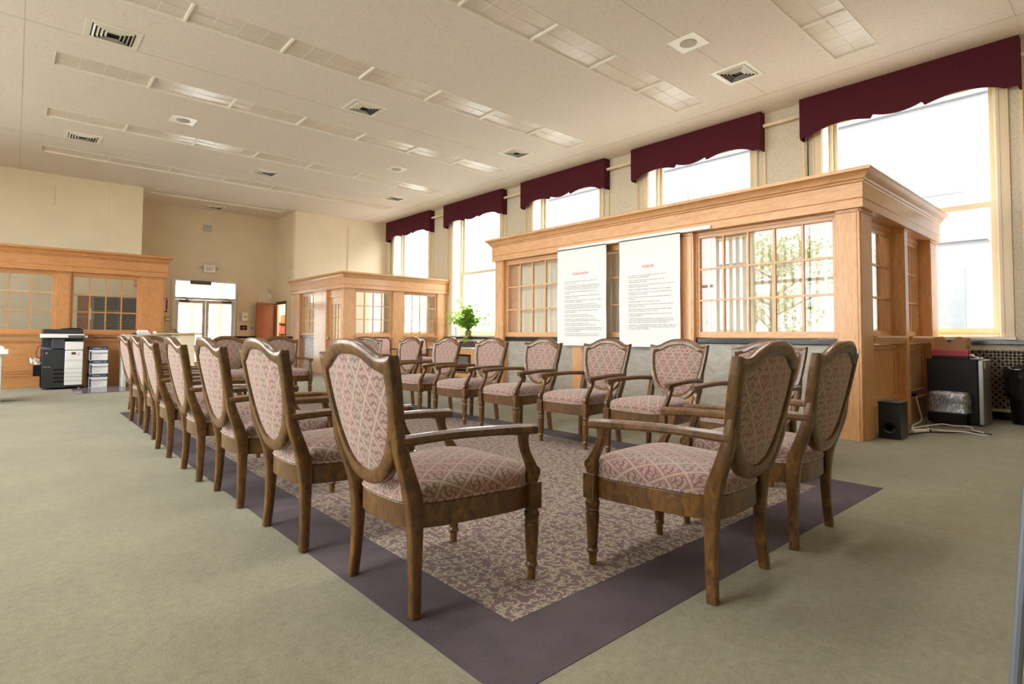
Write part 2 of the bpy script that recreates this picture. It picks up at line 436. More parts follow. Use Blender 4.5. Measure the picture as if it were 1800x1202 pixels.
# walls
def wall_with_openings(name, axis, pos, thick, u0, u1, openings, mat, z1=H):
    """axis 'X': wall plane x=pos running along y; openings (ua,ub,za,zb)"""
    mb = MB()
    def bx(ua, ub, za, zb):
        if ub-ua < 1e-4 or zb-za < 1e-4: return
        if axis == 'X': mb.box(pos, pos+thick, ua, ub, za, zb)
        else: mb.box(ua, ub, pos, pos+thick, za, zb)
    u = u0
    for (ua, ub, za, zb) in sorted(openings):
        bx(u, ua, 0, z1); bx(ua, ub, 0, za); bx(ua, ub, zb, z1); u = ub
    bx(u, u1, 0, z1)
    return struct(name, mb, mat)
OPH = 1.025
ZS0, ZS1 = 1.02, 4.5
wall_with_openings('wall_right', 'X', XW, 0.5, YB, YF+0.2, [(y-OPH, y+OPH, ZS0, ZS1) for y in WIN_Y], walltex)
wall_with_openings('wall_left', 'X', XL, -0.3, YB, YF+0.2, [(y-1.2, y+1.2, 0.8, 4.3) for y in WINL_Y], cream)
wall_with_openings('wall_back', 'Y', YB, -0.3, XL-0.3, XW+0.5, [], cream)
mb = MB().box(XL, 2.34, YF, YF+0.25, 0, H).box(2.09, 2.34, YF+0.25, YA, 0, H)
struct('wall_far_left', mb, cream)
struct('wall_far_right', MB().box(6.2, XW+0.2, YF+0.03, YF+0.25, 0, H), cream)
# side wall of the recess, with the doorway in it
struct('wall_recess_side', MB().box(6.2, 6.28, YF+0.25, 17.42, 0, H).box(6.2, 6.28, 18.22, YA, 0, H).box(6.2, 6.28, 17.42, 18.22, 1.99, H), taupe)
EX0, EX1, EZ = 3.38, 5.09, 2.62
struct('wall_recess_back', MB().box(2.09, EX0, YA, YA+0.2, 0, H).box(EX1, 6.28, YA, YA+0.2, 0, H).box(EX0, EX1, YA, YA+0.2, EZ, H), taupe)
# shallow pier on the far left wall and plain mouldings
struct('trim_2', MB().box(1.66, 2.34, YF-0.03, YF, 0, H), cream)
struct('trim_3', MB().box(5.0, 6.2, YA-0.03, YA, 0.90, 0.965), blackstone)
struct('trim_4', MB().box(6.17, 6.2, YF+0.03, 17.38, 0.90, 0.965).box(2.34, 2.37, YF, YA, 0.9, 0.965), blackstone)
struct('baseboard_recess', MB().box(2.34, EX0-0.1, YA-0.025, YA, 0, 0.16).box(EX1+0.1, 6.2, YA-0.025, YA, 0, 0.16), blackstone)
struct('baseboard_left', MB().box(XL, XL+0.025, YB, 13.9, 0, 0.16), blackstone)
# panel mouldings seen on the recess side wall
t = MB()
for (a, b, c, d) in ((17.0, 18.3, 2.75, 2.78), (17.0, 18.3, 3.0, 3.03), (17.0, 17.03, 3.0, 4.2), (18.27, 18.3, 3.0, 4.2), (17.0, 18.3, 4.17, 4.2)):
    t.box(6.185, 6.2, a, b, c, d)
struct('trim_5', t, taupe)

# windows of the window wall
def make_window(i, yc):
    X = XW+0.30
    y0, y1 = yc-OPH, yc+OPH
    fr = MB()
    # outer frame in the reveal
    fr.box(X-0.04, X+0.06, y0, y0+0.06, ZS0, ZS1).box(X-0.04, X+0.06, y1-0.06, y1, ZS0, ZS1)
    fr.box(X-0.04, X+0.06, y0+0.06, y1-0.06, ZS1-0.06, ZS1).box(X-0.10, X+0.06, y0+0.06, y1-0.06, ZS0, ZS0+0.04)
    # lower sash, upper sash with meeting rail
    zm = 2.775
    for (a, b, dx) in ((ZS0+0.04, zm+0.035, 0.0), (zm-0.035, ZS1-0.06, 0.035)):
        xa, xb = X-0.02+dx, X+0.02+dx
        fr.box(xa, xb, y0+0.06, y0+0.115, a, b).box(xa, xb, y1-0.115, y1-0.06, a, b)
        fr.box(xa, xb, y0+0.115, y1-0.115, a, a+(0.085 if dx == 0 else 0.075)).box(xa, xb, y0+0.115, y1-0.115, b-0.075, b)
    w = struct('window_%d' % i, fr, trimc, bevel=0.004)
    gl = MB().box(X-0.002, X+0.002, y0+0.11, y1-0.11, ZS0+0.12, zm).box(X+0.033, X+0.037, y0+0.11, y1-0.11, zm, ZS1-0.11)
    gl.build('pane', glass, w)
    # white painted reveal boards and the wide moulded casing on the wall
    rv = MB().box(XW-0.005, X-0.04, y0-0.001, y0+0.012, ZS0, ZS1).box(XW-0.005, X-0.04, y1-0.012, y1+0.001, ZS0, ZS1)
    rv.build('reveal_board', flat('white_gloss_paint', (244, 240, 228), 0.3, var=0.01) if 'white_gloss_paint' not in MATS else MATS['white_gloss_paint'], w)
    cs = MB()
    for s, ye in ((-1, y0), (1, y1)):
        a = ye
        for (d0, d1, p) in ((0, 0.035, 0.03), (0.035, 0.105, 0.022), (0.105, 0.125, 0.034), (0.225, 0.243, 0.022), (0.243, 0.262, 0.034)):
            ya, yb = sorted((ye+s*d0, ye+s*d1)); cs.box(XW-p, XW, ya, yb, ZS0-0.02, H)
    cs.build('casing', trimc, w, bevel=0.003)
    st = MB().box(XW-0.06, X-0.04, y0-0.14, y1+0.14, ZS0-0.03, ZS0+0.012)
    st.build('sill', MATS['white_gloss_paint'], w, bevel=0.006)
for i, yc in enumerate(WIN_Y): make_window(i+1, yc)
def make_plain_window(i, kind, yc, hw, z0, z1):
    fr = MB(); 
    def B(a, b, c, d, t0=0.08, t1=0.16):
        if kind == 'X': fr.box(XL-t0, XL-t1, a, b, c, d)
        else: fr.box(a, b, YB-t0, YB-t1, c, d)
    B(yc-hw, yc-hw+0.08, z0, z1); B(yc+hw-0.08, yc+hw, z0, z1); B(yc-hw, yc+hw, z0, z0+0.08); B(yc-hw, yc+hw, z1-0.08, z1)
    B(yc-hw, yc+hw, (z0+z1)/2-0.04, (z0+z1)/2+0.04)
    w = struct('window_%d' % i, fr, trimc)
    g = MB()
    if kind == 'X': g.box(XL-0.122, XL-0.118, yc-hw+0.08, yc+hw-0.08, z0+0.08, z1-0.08)
    else: g.box(yc-hw+0.08, yc+hw-0.08, YB-0.122, YB-0.118, z0+0.08, z1-0.08)
    g.build('pane', glass, w)
for i, yc in enumerate(WINL_Y): make_plain_window(6+i, 'X', yc, 1.2, 0.8, 4.3)

# pier panels between the windows of the window wall (raised moulding low down)
pm = MB()
for a, b in ((YB, 0.93), (3.51, 4.10), (6.68, 7.37), (9.95, 10.65), (13.23, 13.96)):
    pm.box(XW-0.012, XW, a, b, 1.24, 1.275).box(XW-0.012, XW, a, b, 0.97, 1.0)
struct('trim_6', pm, trimc, bevel=0.004)

# black marble ledge, radiator cover and marble dado along the window wall
struct('trim_7', MB().box(XW-0.16, XW+0.02, YB, 1.82, 0.935, 0.985).box(XW-0.16, XW+0.02, 7.46, 13.16, 0.935, 0.985), blackstone, bevel=0.005)
struct('baseboard_right', MB().box(XW-0.05, XW, YB, 1.82, 0, 0.10).box(XW-0.05, XW, 7.46, 13.16, 0, 0.10), blackstone)

def lattice(y0, y1, z0, z1, x, step, wdt):
    """crossing diagonal bars clipped to the rectangle, as thin solid strips"""
    mb = MB(); hgt = z1-z0
    def bar(ya, za, yb, zb):
        d = Vector((0, yb-ya, zb-za)); L = d.length
        if L < 0.02: return
        n = Vector((0, -d.z, d.y)).normalized()*wdt/2
        P = [(x, ya-n.y, za-n.z), (x, yb-n.y, zb-n.z), (x, yb+n.y, zb+n.z), (x, ya+n.y, za+n.z)]
        mb.quad_box(P+[(x+0.006, p[1], p[2]) for p in P])
    k = -int(hgt/step)-1
    while y0+k*step < y1:
        s = y0+k*step
        ta = max(0, (y0-s)); tb = min(hgt, y1-s)
        if tb > ta: bar(s+ta, z0+ta, s+tb, z0+tb); bar(s+ta, z1-ta, s+tb, z1-tb)
        k += 1
    return mb
def radiator_cover(y0, y1, label, step=0.075):
    t = thing('radiator_cover', label, 'radiator cover', (XW-0.04, (y0+y1)/2, 0))
    x = XW-0.055
    f = MB().box(x-0.01, x+0.012, y0, y1, 0.86, 0.935).box(x-0.01, x+0.012, y0, y1, 0.10, 0.135)
    for yy in (y0, (y0+y1)/2-0.02, y1-0.04): f.box(x-0.01, x+0.012, yy, yy+0.04, 0.135, 0.86)
    o = f.build('frame', walltex, t, bevel=0.003); o.matrix_parent_inverse = Matrix.Translation(-t.location)
    o = lattice(y0, y1, 0.135, 0.86, x, step, 0.022).build('lattice_grille', flat('taupe_grille_paint', (150, 138, 118), 0.5) if 'taupe_grille_paint' not in MATS else MATS['taupe_grille_paint'], t)
    o.matrix_parent_inverse = Matrix.Translation(-t.location)
    o = MB().box(x+0.02, x+0.026, y0, y1, 0.1, 0.9).build('shadow_backing', flat('grille_shade_dark', (40, 38, 36), 0.7) if 'grille_shade_dark' not in MATS else MATS['grille_shade_dark'], t)  # dark sheet paints in the shade behind the lattice; no radiator is modelled
    o.matrix_parent_inverse = Matrix.Translation(-t.location)
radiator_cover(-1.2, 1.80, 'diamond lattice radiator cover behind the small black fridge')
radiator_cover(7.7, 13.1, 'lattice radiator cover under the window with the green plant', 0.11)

# cream pipe that shows between the pelmets, with its brackets
for a, b, lab in ((0.2, 0.93, 'right of the nearest pelmet'), (3.51, 4.10, 'between the two nearest pelmets'), (6.71, 7.36, 'between the second and third pelmets'), (9.96, 10.64, 'between the third and fourth pelmets'), (13.22, 13.92, 'between the two farthest pelmets')):
    yc = (a+b)/2
    t = thing('curtain_pipe', 'short cream pipe on the wall '+lab, 'pipe', (XW-0.1, yc, 4.49), 0, 'cream pipes between the pelmets')
    MB().tube([(0, a-yc, 0), (0, b-yc, 0)], 0.028, 10).build('pipe', trimc, t, smooth=True)
    MB().tube([(0.099, 0, 0.03), (0.0, 0, 0.03)], 0.012, 8).lathe((0, 0, 0), [(0.036, -0.02), (0.036, 0.02)], 12, 'Y').build('bracket', trimc, t, smooth=True)

# ------------------------------------------------------------------ pelmets
def pelmet(y0, y1, label):
    t = thing('window_pelmet', label, 'pelmet', (XW, (y0+y1)/2, 4.1), 0, 'burgundy pelmets over the windows')
    h = (y1-y0)/2; zt = H-0.005-4.1; x0 = -0.185
    # scalloped lower outline, u = 0..1 along the width, z above 4.1
    def zl(u):
        e = abs(u-0.5)             # 0 centre .. 0.5 end
        if e > 0.44: return 0.0
        if e < 0.125: return 0.040+0.072*(e/0.125)**2
        k = (e-0.125)/0.315
        return 0.045+0.063*math.sin(PI/2*min(1, k/0.45)) if k < 0.45 else 0.108*math.cos((k-0.45)/0.55*PI/2)**0.7
    N = 80; front = MB(); k = 0
    top = [(x0, -h+2*h*i/N, zt) for i in range(N+1)]
    bot = [(x0, -h+2*h*i/N, zl(i/N)) for i in range(N+1)]
    r0 = top+bot[::-1]
    r1 = [(x+0.025, y, z) for x, y, z in r0]
    k = len(front.v); front.v += r0+r1; n = len(r0)
    for i in range(N):
        a, b, c, d = i, i+1, n-2-i, n-1-i
        front.f += [(a, b, c, d), (n+d, n+c, n+b, n+a), (a, n+a, n+b, b), (d, c, n+c, n+d)]
    front.f += [(0, n-1, 2*n-1, n), (N, n+N, n+N+1, N+1)]
    front.build('scalloped_front', burg, t)
    MB().box(x0+0.025, -0.001, -h, -h+0.02, -0.02, zt).build('return', burg, t); MB().box(x0+0.025, -0.001, h-0.02, h, -0.02, zt).build('return', burg, t)
    MB().box(x0+0.025, 0, -h+0.02, h-0.02, zt-0.02, zt).build('top_board', burg, t)
PW = ['nearest the camera, largest of the row', 'second from the camera, next to the largest one', 'above the white banners, third from the camera', 'above the green plant, fourth from the camera', 'farthest in the corner, smallest of the row']
for (a, b), s in zip(((0.937, 3.5), (4.107, 6.70), (7.37, 9.95), (10.65, 13.21), (13.93, 16.52)), PW):
    pelmet(a, b, 'burgundy scalloped pelmet '+s)
for y, s in ((3.43, 'left of the nearest pelmet'), (16.4, 'under the farthest pelmet')):
    t = MB().tube([(XW-0.05, y, 4.12), (XW-0.052, y+0.003, 3.4), (XW-0.05, y, 2.5), (XW-0.055, y, 1.3)], 0.008, 6)
    tag(t.build('pelmet_cord', black, smooth=True), 'thin dark hanging cord '+s, 'cord')

# ------------------------------------------------------------------ ceiling fittings
def light_unit(x0, yf, label, group, w=1.117):
    t = thing('ceiling_light', label, 'ceiling light', (x0+w/2, yf-LW/2, H), 0, group)
    a, b = w/2, LW/2
    f = MB().box(-a, -a+0.014, -b, b, -0.006, 0.09).box(a-0.014, a, -b, b, -0.006, 0.09)
    f.box(-a, a, -b, -b+0.012, -0.008, 0.09).box(-a, a, b-0.012, b, -0.008, 0.09).box(-a, a, -b, b, 0.14, 0.15)
    f.build('frame', MATS['white_gloss_paint'], t, bevel=0.002)
    # slightly sagging prismatic lens
    L = MB(); rr = []
    for i in range(9):
        x = -a+0.014+(w-0.028)*i/8; s = 0.024-0.009*math.cos((i/8-0.5)*PI)
        rr.append([(x, -b+0.012, s), (x, b-0.012, s), (x, b-0.012, s+0.006), (x, -b+0.012, s+0.006)])
    L.rings(rr); L.build('prismatic_lens', lens_m, t, smooth=True)
    for i in (1, 2, 3):
        x = -a+w*i/4; s = 0.024-0.009*math.cos((i/4-0.5)*PI)
        MB().box(x-0.004, x+0.004, -b+0.012, b-0.012, s-0.003, s+0.002).build('divider_rib', MATS['white_gloss_paint'], t)
    MB().box(-a+0.016, a-0.016, -0.003, 0.003, 0.013, 0.018).build('centre_rib', lens_m, t)

ROWN = ['row over the nearest window', 'second row from the camera', 'third row from the camera', 'fourth row from the camera', 'fifth row from the camera', 'sixth row, last before the entrance recess']
ORD = ['first', 'second', 'third', 'fourth', 'fifth', 'sixth', 'seventh']
SKIP = {0: range(0, 5), 1: range(0, 2)}
for r, yf in enumerate(ROWS):
    for k in range(7):
        if k in SKIP.get(r, ()): continue
        light_unit(LX0+k*1.1164, yf, 'recessed prismatic light panel, %s from the window end, %s' % (ORD[6-k], ROWN[r]), 'ceiling light panels, '+ROWN[r], 1.1164)
for k in range(3):
    light_unit(AX0+k*1.1266, 17.22, 'recessed light panel above the exit doors, %s from the left' % ORD[k], 'ceiling light panels in the entrance recess', 1.1266)

def vent(x, y, label, s=0.27, sy=0.2):
    t = thing('ceiling_vent', label, 'air vent', (x, y, H), 0, 'square louvred ceiling vents')
    f = MB()
    def ring(a, b, z0, z1, wd):
        f2 = [[(-a, -b, z0), (a, -b, z0), (a, b, z0), (-a, b, z0)], [(-a+wd, -b+wd, z1), (a-wd, -b+wd, z1), (a-wd, b-wd, z1), (-a+wd, b-wd, z1)]]
        return f2
    fr = MB().rings([[(-s, -sy, 0), (s, -sy, 0), (s, sy, 0), (-s, sy, 0)], [(-s, -sy, -0.01), (s, -sy, -0.01), (s, sy, -0.01), (-s, sy, -0.01)],
                     [(-s+0.06, -sy+0.06, -0.008), (s-0.06, -sy+0.06, -0.008), (s-0.06, sy-0.06, -0.008), (-s+0.06, sy-0.06, -0.008)],
                     [(-s+0.06, -sy+0.06, -0.001), (s-0.06, -sy+0.06, -0.001), (s-0.06, sy-0.06, -0.001), (-s+0.06, sy-0.06, -0.001)]], cap0=False, cap1=False, closed_path=True)
    fr.build('frame', MATS['white_gloss_paint'], t)
    MB().box(-s+0.06, s-0.06, -sy+0.06, sy-0.06, -0.0022, -0.0008).build('dark_throat', black, t)
    lv = MB()
    for q in range(4):
        a, b = s-0.075-q*0.04, sy-0.075-q*0.032
        if b <= 0.012: break
        lv.rings([[(-a, -b, -0.003), (a, -b, -0.003), (a, b, -0.003), (-a, b, -0.003)], [(-a+0.02, -b+0.016, -0.022), (a-0.02, -b+0.016, -0.022), (a-0.02, b-0.016, -0.022), (-a+0.02, b-0.016, -0.022)],
                  [(-a+0.017, -b+0.013, -0.023), (a-0.017, -b+0.013, -0.023), (a-0.017, b-0.013, -0.023), (-a+0.017, b-0.013, -0.023)]], cap0=False, cap1=False)
    lv.build('louvre', MATS['white_gloss_paint'], t)
for (x, y, s) in ((0.81, 8.42, 'large in the upper left corner of the ceiling'), (4.175, 8.39, 'in the middle of the ceiling between the third and fourth light rows'),
                  (7.51, 3.72, 'beside the nearest pelmets'), (7.51, 8.37, 'near the pelmets above the white banners'), (0.865, 13.23, 'far left between the fifth and sixth light rows'),
                  (4.19, 13.27, 'in the middle between the fifth and sixth light rows'), (7.59, 13.36, 'near the farthest pelmets'), (4.24, 17.93, 'in the entrance recess')):
    vent(x, y, 'louvred ceiling vent '+s, 0.28, 0.26)
def cspeaker(x, y, label):
    t = thing('ceiling_speaker', label, 'ceiling speaker', (x, y, H), 0, 'square ceiling speakers')
    MB().box(-0.19, 0.19, -0.19, 0.19, -0.008, 0).build('plate', MATS['white_gloss_paint'], t, bevel=0.003)
    MB().lathe((0, 0, 0), [(0.105, -0.008), (0.105, -0.014), (0.09, -0.019), (0.001, -0.021)], 28).build('round_grille', flat('speaker_mesh', (190, 180, 168), 0.6) if 'speaker_mesh' not in MATS else MATS['speaker_mesh'], t, smooth=True)
cspeaker(6.263, 3.74, 'square ceiling speaker with round mesh beside the nearest light row')
cspeaker(2.085, 10.98, 'square ceiling speaker on the left between the fourth and fifth light rows')
cspeaker(6.276, 11.0, 'small square ceiling speaker between the rows near the far pelmets')

# ------------------------------------------------------------------ glazed timber offices
CORN = [(-0.16, 0), (0.045, 0), (0.045, 0.082), (0.038, 0.086), (0.038, 0.092), (0.045, 0.096), (0.045, 0.245), (0.058, 0.252), (0.062, 0.268), (0.078, 0.276), (0.086, 0.298), (0.104, 0.322), (0.124, 0.336), (0.136, 0.342), (0.136, 0.372), (0.128, 0.378), (-0.16, 0.378)]
def cornice(path, outs, zf, hs, mat, parent):
    """path: plan points; outs: outward unit normal of every segment"""
    rings = []
    for i, p in enumerate(path):
        ns = [outs[j] for j in (i-1, i) if 0 <= j < len(outs)]
        d = (ns[0][0], ns[0][1]) if len(ns) == 1 else (ns[0][0]+ns[1][0], ns[0][1]+ns[1][1])
        rings.append([(p[0]+d[0]*w_, p[1]+d[1]*w_, zf+h_*hs) for w_, h_ in CORN])
    return MB().rings(rings).build('cornice', mat, parent, bevel=0.002, seg=1)
class Face:
    """one straight side of an office; u along, w outwards, z up"""
    def __init__(s, kind, pos, zf, root, wv, wh): s.k, s.p, s.zf, s.r, s.wv, s.wh = kind, pos, zf, root, wv, wh
    def bx(s, mb, u0, u1, w0, w1, z0, z1):
        if s.k == 'X-': mb.box(s.p-w0, s.p-w1, u0, u1, z0, z1)
        else: mb.box(u0, u1, s.p-w0, s.p-w1, z0, z1)
    def pilaster(s, u0, u1, depth=0.2):
        m = MB(); s.bx(m, u0, u1, -depth, 0, 0, s.zf+0.01); g = 0.022
        s.bx(m, u0+g, u1-g, 0, 0.006, 0.0, s.zf-0.035); s.bx(m, u0, u1, 0, 0.012, s.zf-0.03, s.zf)
        return m.build('pilaster', s.wv, s.r, bevel=0.002, seg=1)
    def sash(s, u0, u1, z0, z1, nx, nz, w=-0.11, fw=0.05, glassy=True):
        m = MB(); d = 0.045
        # casing that steps down into the recess
        s.bx(m, u0, u0+0.022, w-0.01, w+0.055, z0, z1); s.bx(m, u1-0.022, u1, w-0.01, w+0.055, z0, z1)
        s.bx(m, u0, u1, w-0.01, w+0.055, z1, s.zf); s.bx(m, u0+0.022, u0+fw, w, w+d, z0, z1); s.bx(m, u1-fw, u1-0.022, w, w+d, z0, z1)
        s.bx(m, u0+fw, u1-fw, w, w+d, z0, z0+0.07); s.bx(m, u0+fw, u1-fw, w, w+d, z1-0.04, z1)
        a0, a1, b0, b1 = u0+fw, u1-fw, z0+0.07, z1-0.04
        o = m.build('window_frame', s.wh, s.r, bevel=0.002, seg=1)
        m = MB(); mw = 0.011
        for i in range(1, nx):
            c = a0+(a1-a0)*i/nx; s.bx(m, c-mw, c+mw, w+0.004, w+d-0.008, b0, b1)
        s2 = m; 
        for j in range(1, nz):
            c = b0+(b1-b0)*j/nz; s.bx(s2, a0, a1, w+0.006, w+d-0.006, c-mw, c+mw)
        m.build('muntins', s.wv, o)
        if glassy:
            m = MB(); s.bx(m, a0, a1, w+0.016, w+0.020, b0, b1); m.build('glass', glass, o)
        return o
    def sill(s, u0, u1, z, w=-0.11):
        m = MB(); s.bx(m, u0, u1, w-0.02, 0.035, z-0.03, z); s.bx(m, u0, u1, w, 0.018, z-0.055, z-0.03); s.bx(m, u0, u1, w, 0.0, z-0.085, z-0.055)
        return m.build('sill', s.wh, s.r, bevel=0.003)
    def dado(s, u0, u1, z0, z1, w=-0.07):
        m = MB(); s.bx(m, u0, u1, w-0.03, w, 0, z1)
        # raised frame around a sunk panel, and skirting with two mouldings
        f = 0.07
        s.bx(m, u0, u0+f, w, w+0.012, z0, z1); s.bx(m, u1-f, u1, w, w+0.012, z0, z1)
        s.bx(m, u0+f, u1-f, w, w+0.012, z1-0.05, z1); s.bx(m, u0+f, u1-f, w, w+0.012, z0, z0+0.05)
        s.bx(m, u0+f, u1-f, w+0.012, w+0.02, z1-0.075, z1-0.06); s.bx(m, u0+f, u1-f, w+0.0005, w+0.02, z0+0.05, z0+0.068)
        s.bx(m, u0, u1, w, w+0.03, 0, z0-0.03); s.bx(m, u0, u1, w, w+0.038, z0-0.045, z0-0.02)
        return m.build('dado_panel', s.wh, s.r, bevel=0.002, seg=1)
    def stone(s, u0, u1, w=-0.10):
        m = MB(); s.bx(m, u0, u1, w-0.05, w, 0.0, 0.93); a = m.build('marble_dado', marble, s.r)
        m = MB(); s.bx(m, u0, u1, w, w+0.03, 0.0, 0.20); s.bx(m, u0, u1, w, w+0.02, 0.20, 0.215); m.build('marble_base', marble, s.r, bevel=0.006)
        m = MB(); s.bx(m, u0, u1, w-0.05, w+0.055, 0.93, 0.992); m.build('black_stone_cap', blackstone, s.r, bevel=0.006)

# --- the long office on the right
b1 = thing('glazed_office_booth', 'long light oak glazed office behind the right row of armchairs with two white banners', 'office booth', (6.188, 1.84, 0))
keep = Matrix.Translation((-6.188, -1.84, 0))
ZF1 = 2.285
f = Face('X-', 6.188, ZF1, b1, oak, oakh)
for a, b in ((1.84, 2.057), (3.648, 3.85), (5.435, 5.635), (7.21, 7.43)): f.pilaster(a+(0.004 if a == 1.84 else 0), b, 0.34)
for a, b in ((2.057, 3.648), (3.85, 5.435), (5.635, 7.21)):
    f.sash(a, b, 1.0, 2.25, 5, 3); f.stone(a, b)
g = Face('Y-', 1.84, ZF1, b1, oak, oakh)
g.pilaster(6.192, 6.553, 0.22); g.pilaster(7.68, 7.86, 0.26); g.pilaster(8.88, 9.245, 0.26)
for a, b in ((6.553, 7.68), (7.86, 8.88)):
    g.sash(a, b, 1.02, 2.22, 3, 3, w=-0.17); g.sill(a, b, 1.03, w=-0.17); g.dado(a, b, 0.30, 0.93, w=-0.10)
cornice([(9.245, 7.43), (6.188, 7.43), (6.188, 1.84), (9.245, 1.84)], [(0, 1), (-1, 0), (0, -1)], ZF1, 1.0, oakh, b1)
# --- far office by the entrance recess
b2 = thing('glazed_office_booth', 'small light oak glazed office in the far right corner beside the entrance recess', 'office booth', (6.12, 13.2, 0))
ZF2 = 2.19
f = Face('Y-', 13.2, ZF2, b2, oak, oakh)
r_ = 13.2/13.45
for a, b in ((6.124, 6.535*r_), (7.63*r_, 7.97*r_), (9.06*r_, 9.24)): f.pilaster(a, b, 0.2)
for a, b in ((6.535*r_, 7.63*r_), (7.97*r_, 9.06*r_)):
    f.sash(a, b, 1.0, 2.15, 4, 3, w=-0.10); f.sill(a, b, 1.0, w=-0.10); f.dado(a, b, 0.28, 0.91)
g = Face('X-', 6.12, ZF2, b2, oak, oakh)
g.pilaster(13.204, 13.42, 0.22)
g.pilaster(14.25, 15.05, 0.16); g.pilaster(16.1, 16.6, 0.16)
g.sash(15.05, 16.1, 1.0, 2.15, 4, 3, w=-0.10); g.stone(15.05, 16.1)
cornice([(6.12, 16.74), (6.12, 13.2), (9.245, 13.2)], [(-1, 0), (0, -1)], ZF2, 1.08, oakh, b2)
# glazed door in its side
m = MB(); g.bx(m, 13.42, 13.56, -0.12, -0.08, 0.01, 1.98); g.bx(m, 14.11, 14.25, -0.12, -0.08, 0.01, 1.98); g.bx(m, 13.56, 14.11, -0.12, -0.08, 0.01, 0.78); g.bx(m, 13.56, 14.11, -0.12, -0.08, 1.80, 1.98)
for u in (13.74, 13.925): g.bx(m, u-0.01, u+0.01, -0.115, -0.085, 0.78, 1.8)
for z in (1.12, 1.46): g.bx(m, 13.56, 14.11, -0.115, -0.085, z-0.01, z+0.01)
d = m.build('glazed_door', oak, b2, bevel=0.002, seg=1)
m = MB(); g.bx(m, 13.56, 14.11, -0.102, -0.098, 0.78, 1.8); m.build('glass', glass, d)
m = MB().lathe((6.17, 14.18, 0.93), [(0.001, -0.05), (0.028, -0.045), (0.03, -0.02), (0.012, -0.01), (0.012, 0.02)], 14, 'X'); m.build('door_knob', metal, d, smooth=True)
m = MB(); g.bx(m, 13.42, 14.25, -0.14, -0.06, 1.99, ZF2); m.build('door_header', oakh, b2)
# --- left office
b3 = thing('glazed_office_booth', 'long amber maple glazed office on the left behind the photocopier', 'office booth', (2.36, 13.75, 0))
ZF3 = 2.2
f = Face('Y-', 13.75, ZF3, b3, maple, mapleh)
for a, b in ((-2.95, -2.7), (-1.05, -0.75), (0.56, 0.80), (1.915, 2.36)): f.pilaster(a, b, 0.22)
for a, b in ((-2.7, -1.05), (-0.75, 0.56), (0.80, 1.915)):
    f.sash(a, b, 1.02, 2.16, 4, 3, w=-0.08, fw=0.04); f.sill(a, b, 1.02, w=-0.08); f.dado(a, b, 0.26, 0.92, w=-0.03)
g = Face('X-', 2.36, ZF3, b3, maple, mapleh)
m = MB().box(2.30, 2.34, 13.75, 16.74, 0, ZF3); m.build('end_panel', maple, b3)
cornice([(-2.98, 13.75), (2.36, 13.75), (2.36, 16.74)], [(0, -1), (1, 0)], ZF3, 1.15, mapleh, b3)
for b in (b1, b2, b3):
    inv = Matrix.Translation(-b.location)
    for ch in b.children: ch.matrix_parent_inverse = inv

# blinds inside the long office and in the left office
def vblind(y0, y1, label, ang, gap=0.105, x=6.47):
    t = thing('vertical_blind', label, 'blind', (x, (y0+y1)/2, 2.24))
    MB().box(-0.02, 0.02, -(y1-y0)/2, (y1-y0)/2, -0.02, 0.02).build('headrail', white, t)
    n = int((y1-y0)/gap)
    for i in range(n):
        y = -(y1-y0)/2+gap*(i+0.5)
        MB().obox((0, y, -0.64), (0.0022, 0.09, 1.22), ang).build('vane', blind_m, t)
vblind(2.08, 3.63, 'vertical blind with open beige vanes behind the nearest office window', math.radians(-36), 0.085)
vblind(3.87, 5.42, 'closed vertical blind in the middle window of the long office behind the banners', math.radians(10))
vblind(5.65, 7.19, 'closed pale vertical blind in the left window of the long office', math.radians(8))
def hblind(x0, x1, z0, z1, label, y=13.93, drop=0.03):
    t = thing('venetian_blind', label, 'blind', ((x0+x1)/2, y, z1))
    w_ = (x1-x0)/2
    MB().box(-w_, w_, -0.015, 0.015, -0.02, 0.01).build('headrail', white, t)
    m = MB(); z = -0.04
    while z > z0-z1: m.obox((0, 0, z), (2*w_, 0.022, 0.0015), rx=0.12); z -= drop
    m.build('slats', hblind_m, t)
hblind(0.82, 1.90, 1.04, 1.78, 'white venetian blind half lowered in the right window of the amber office')
hblind(-0.74, 0.54, 1.04, 1.80, 'white venetian blind half lowered in the left window of the amber office')

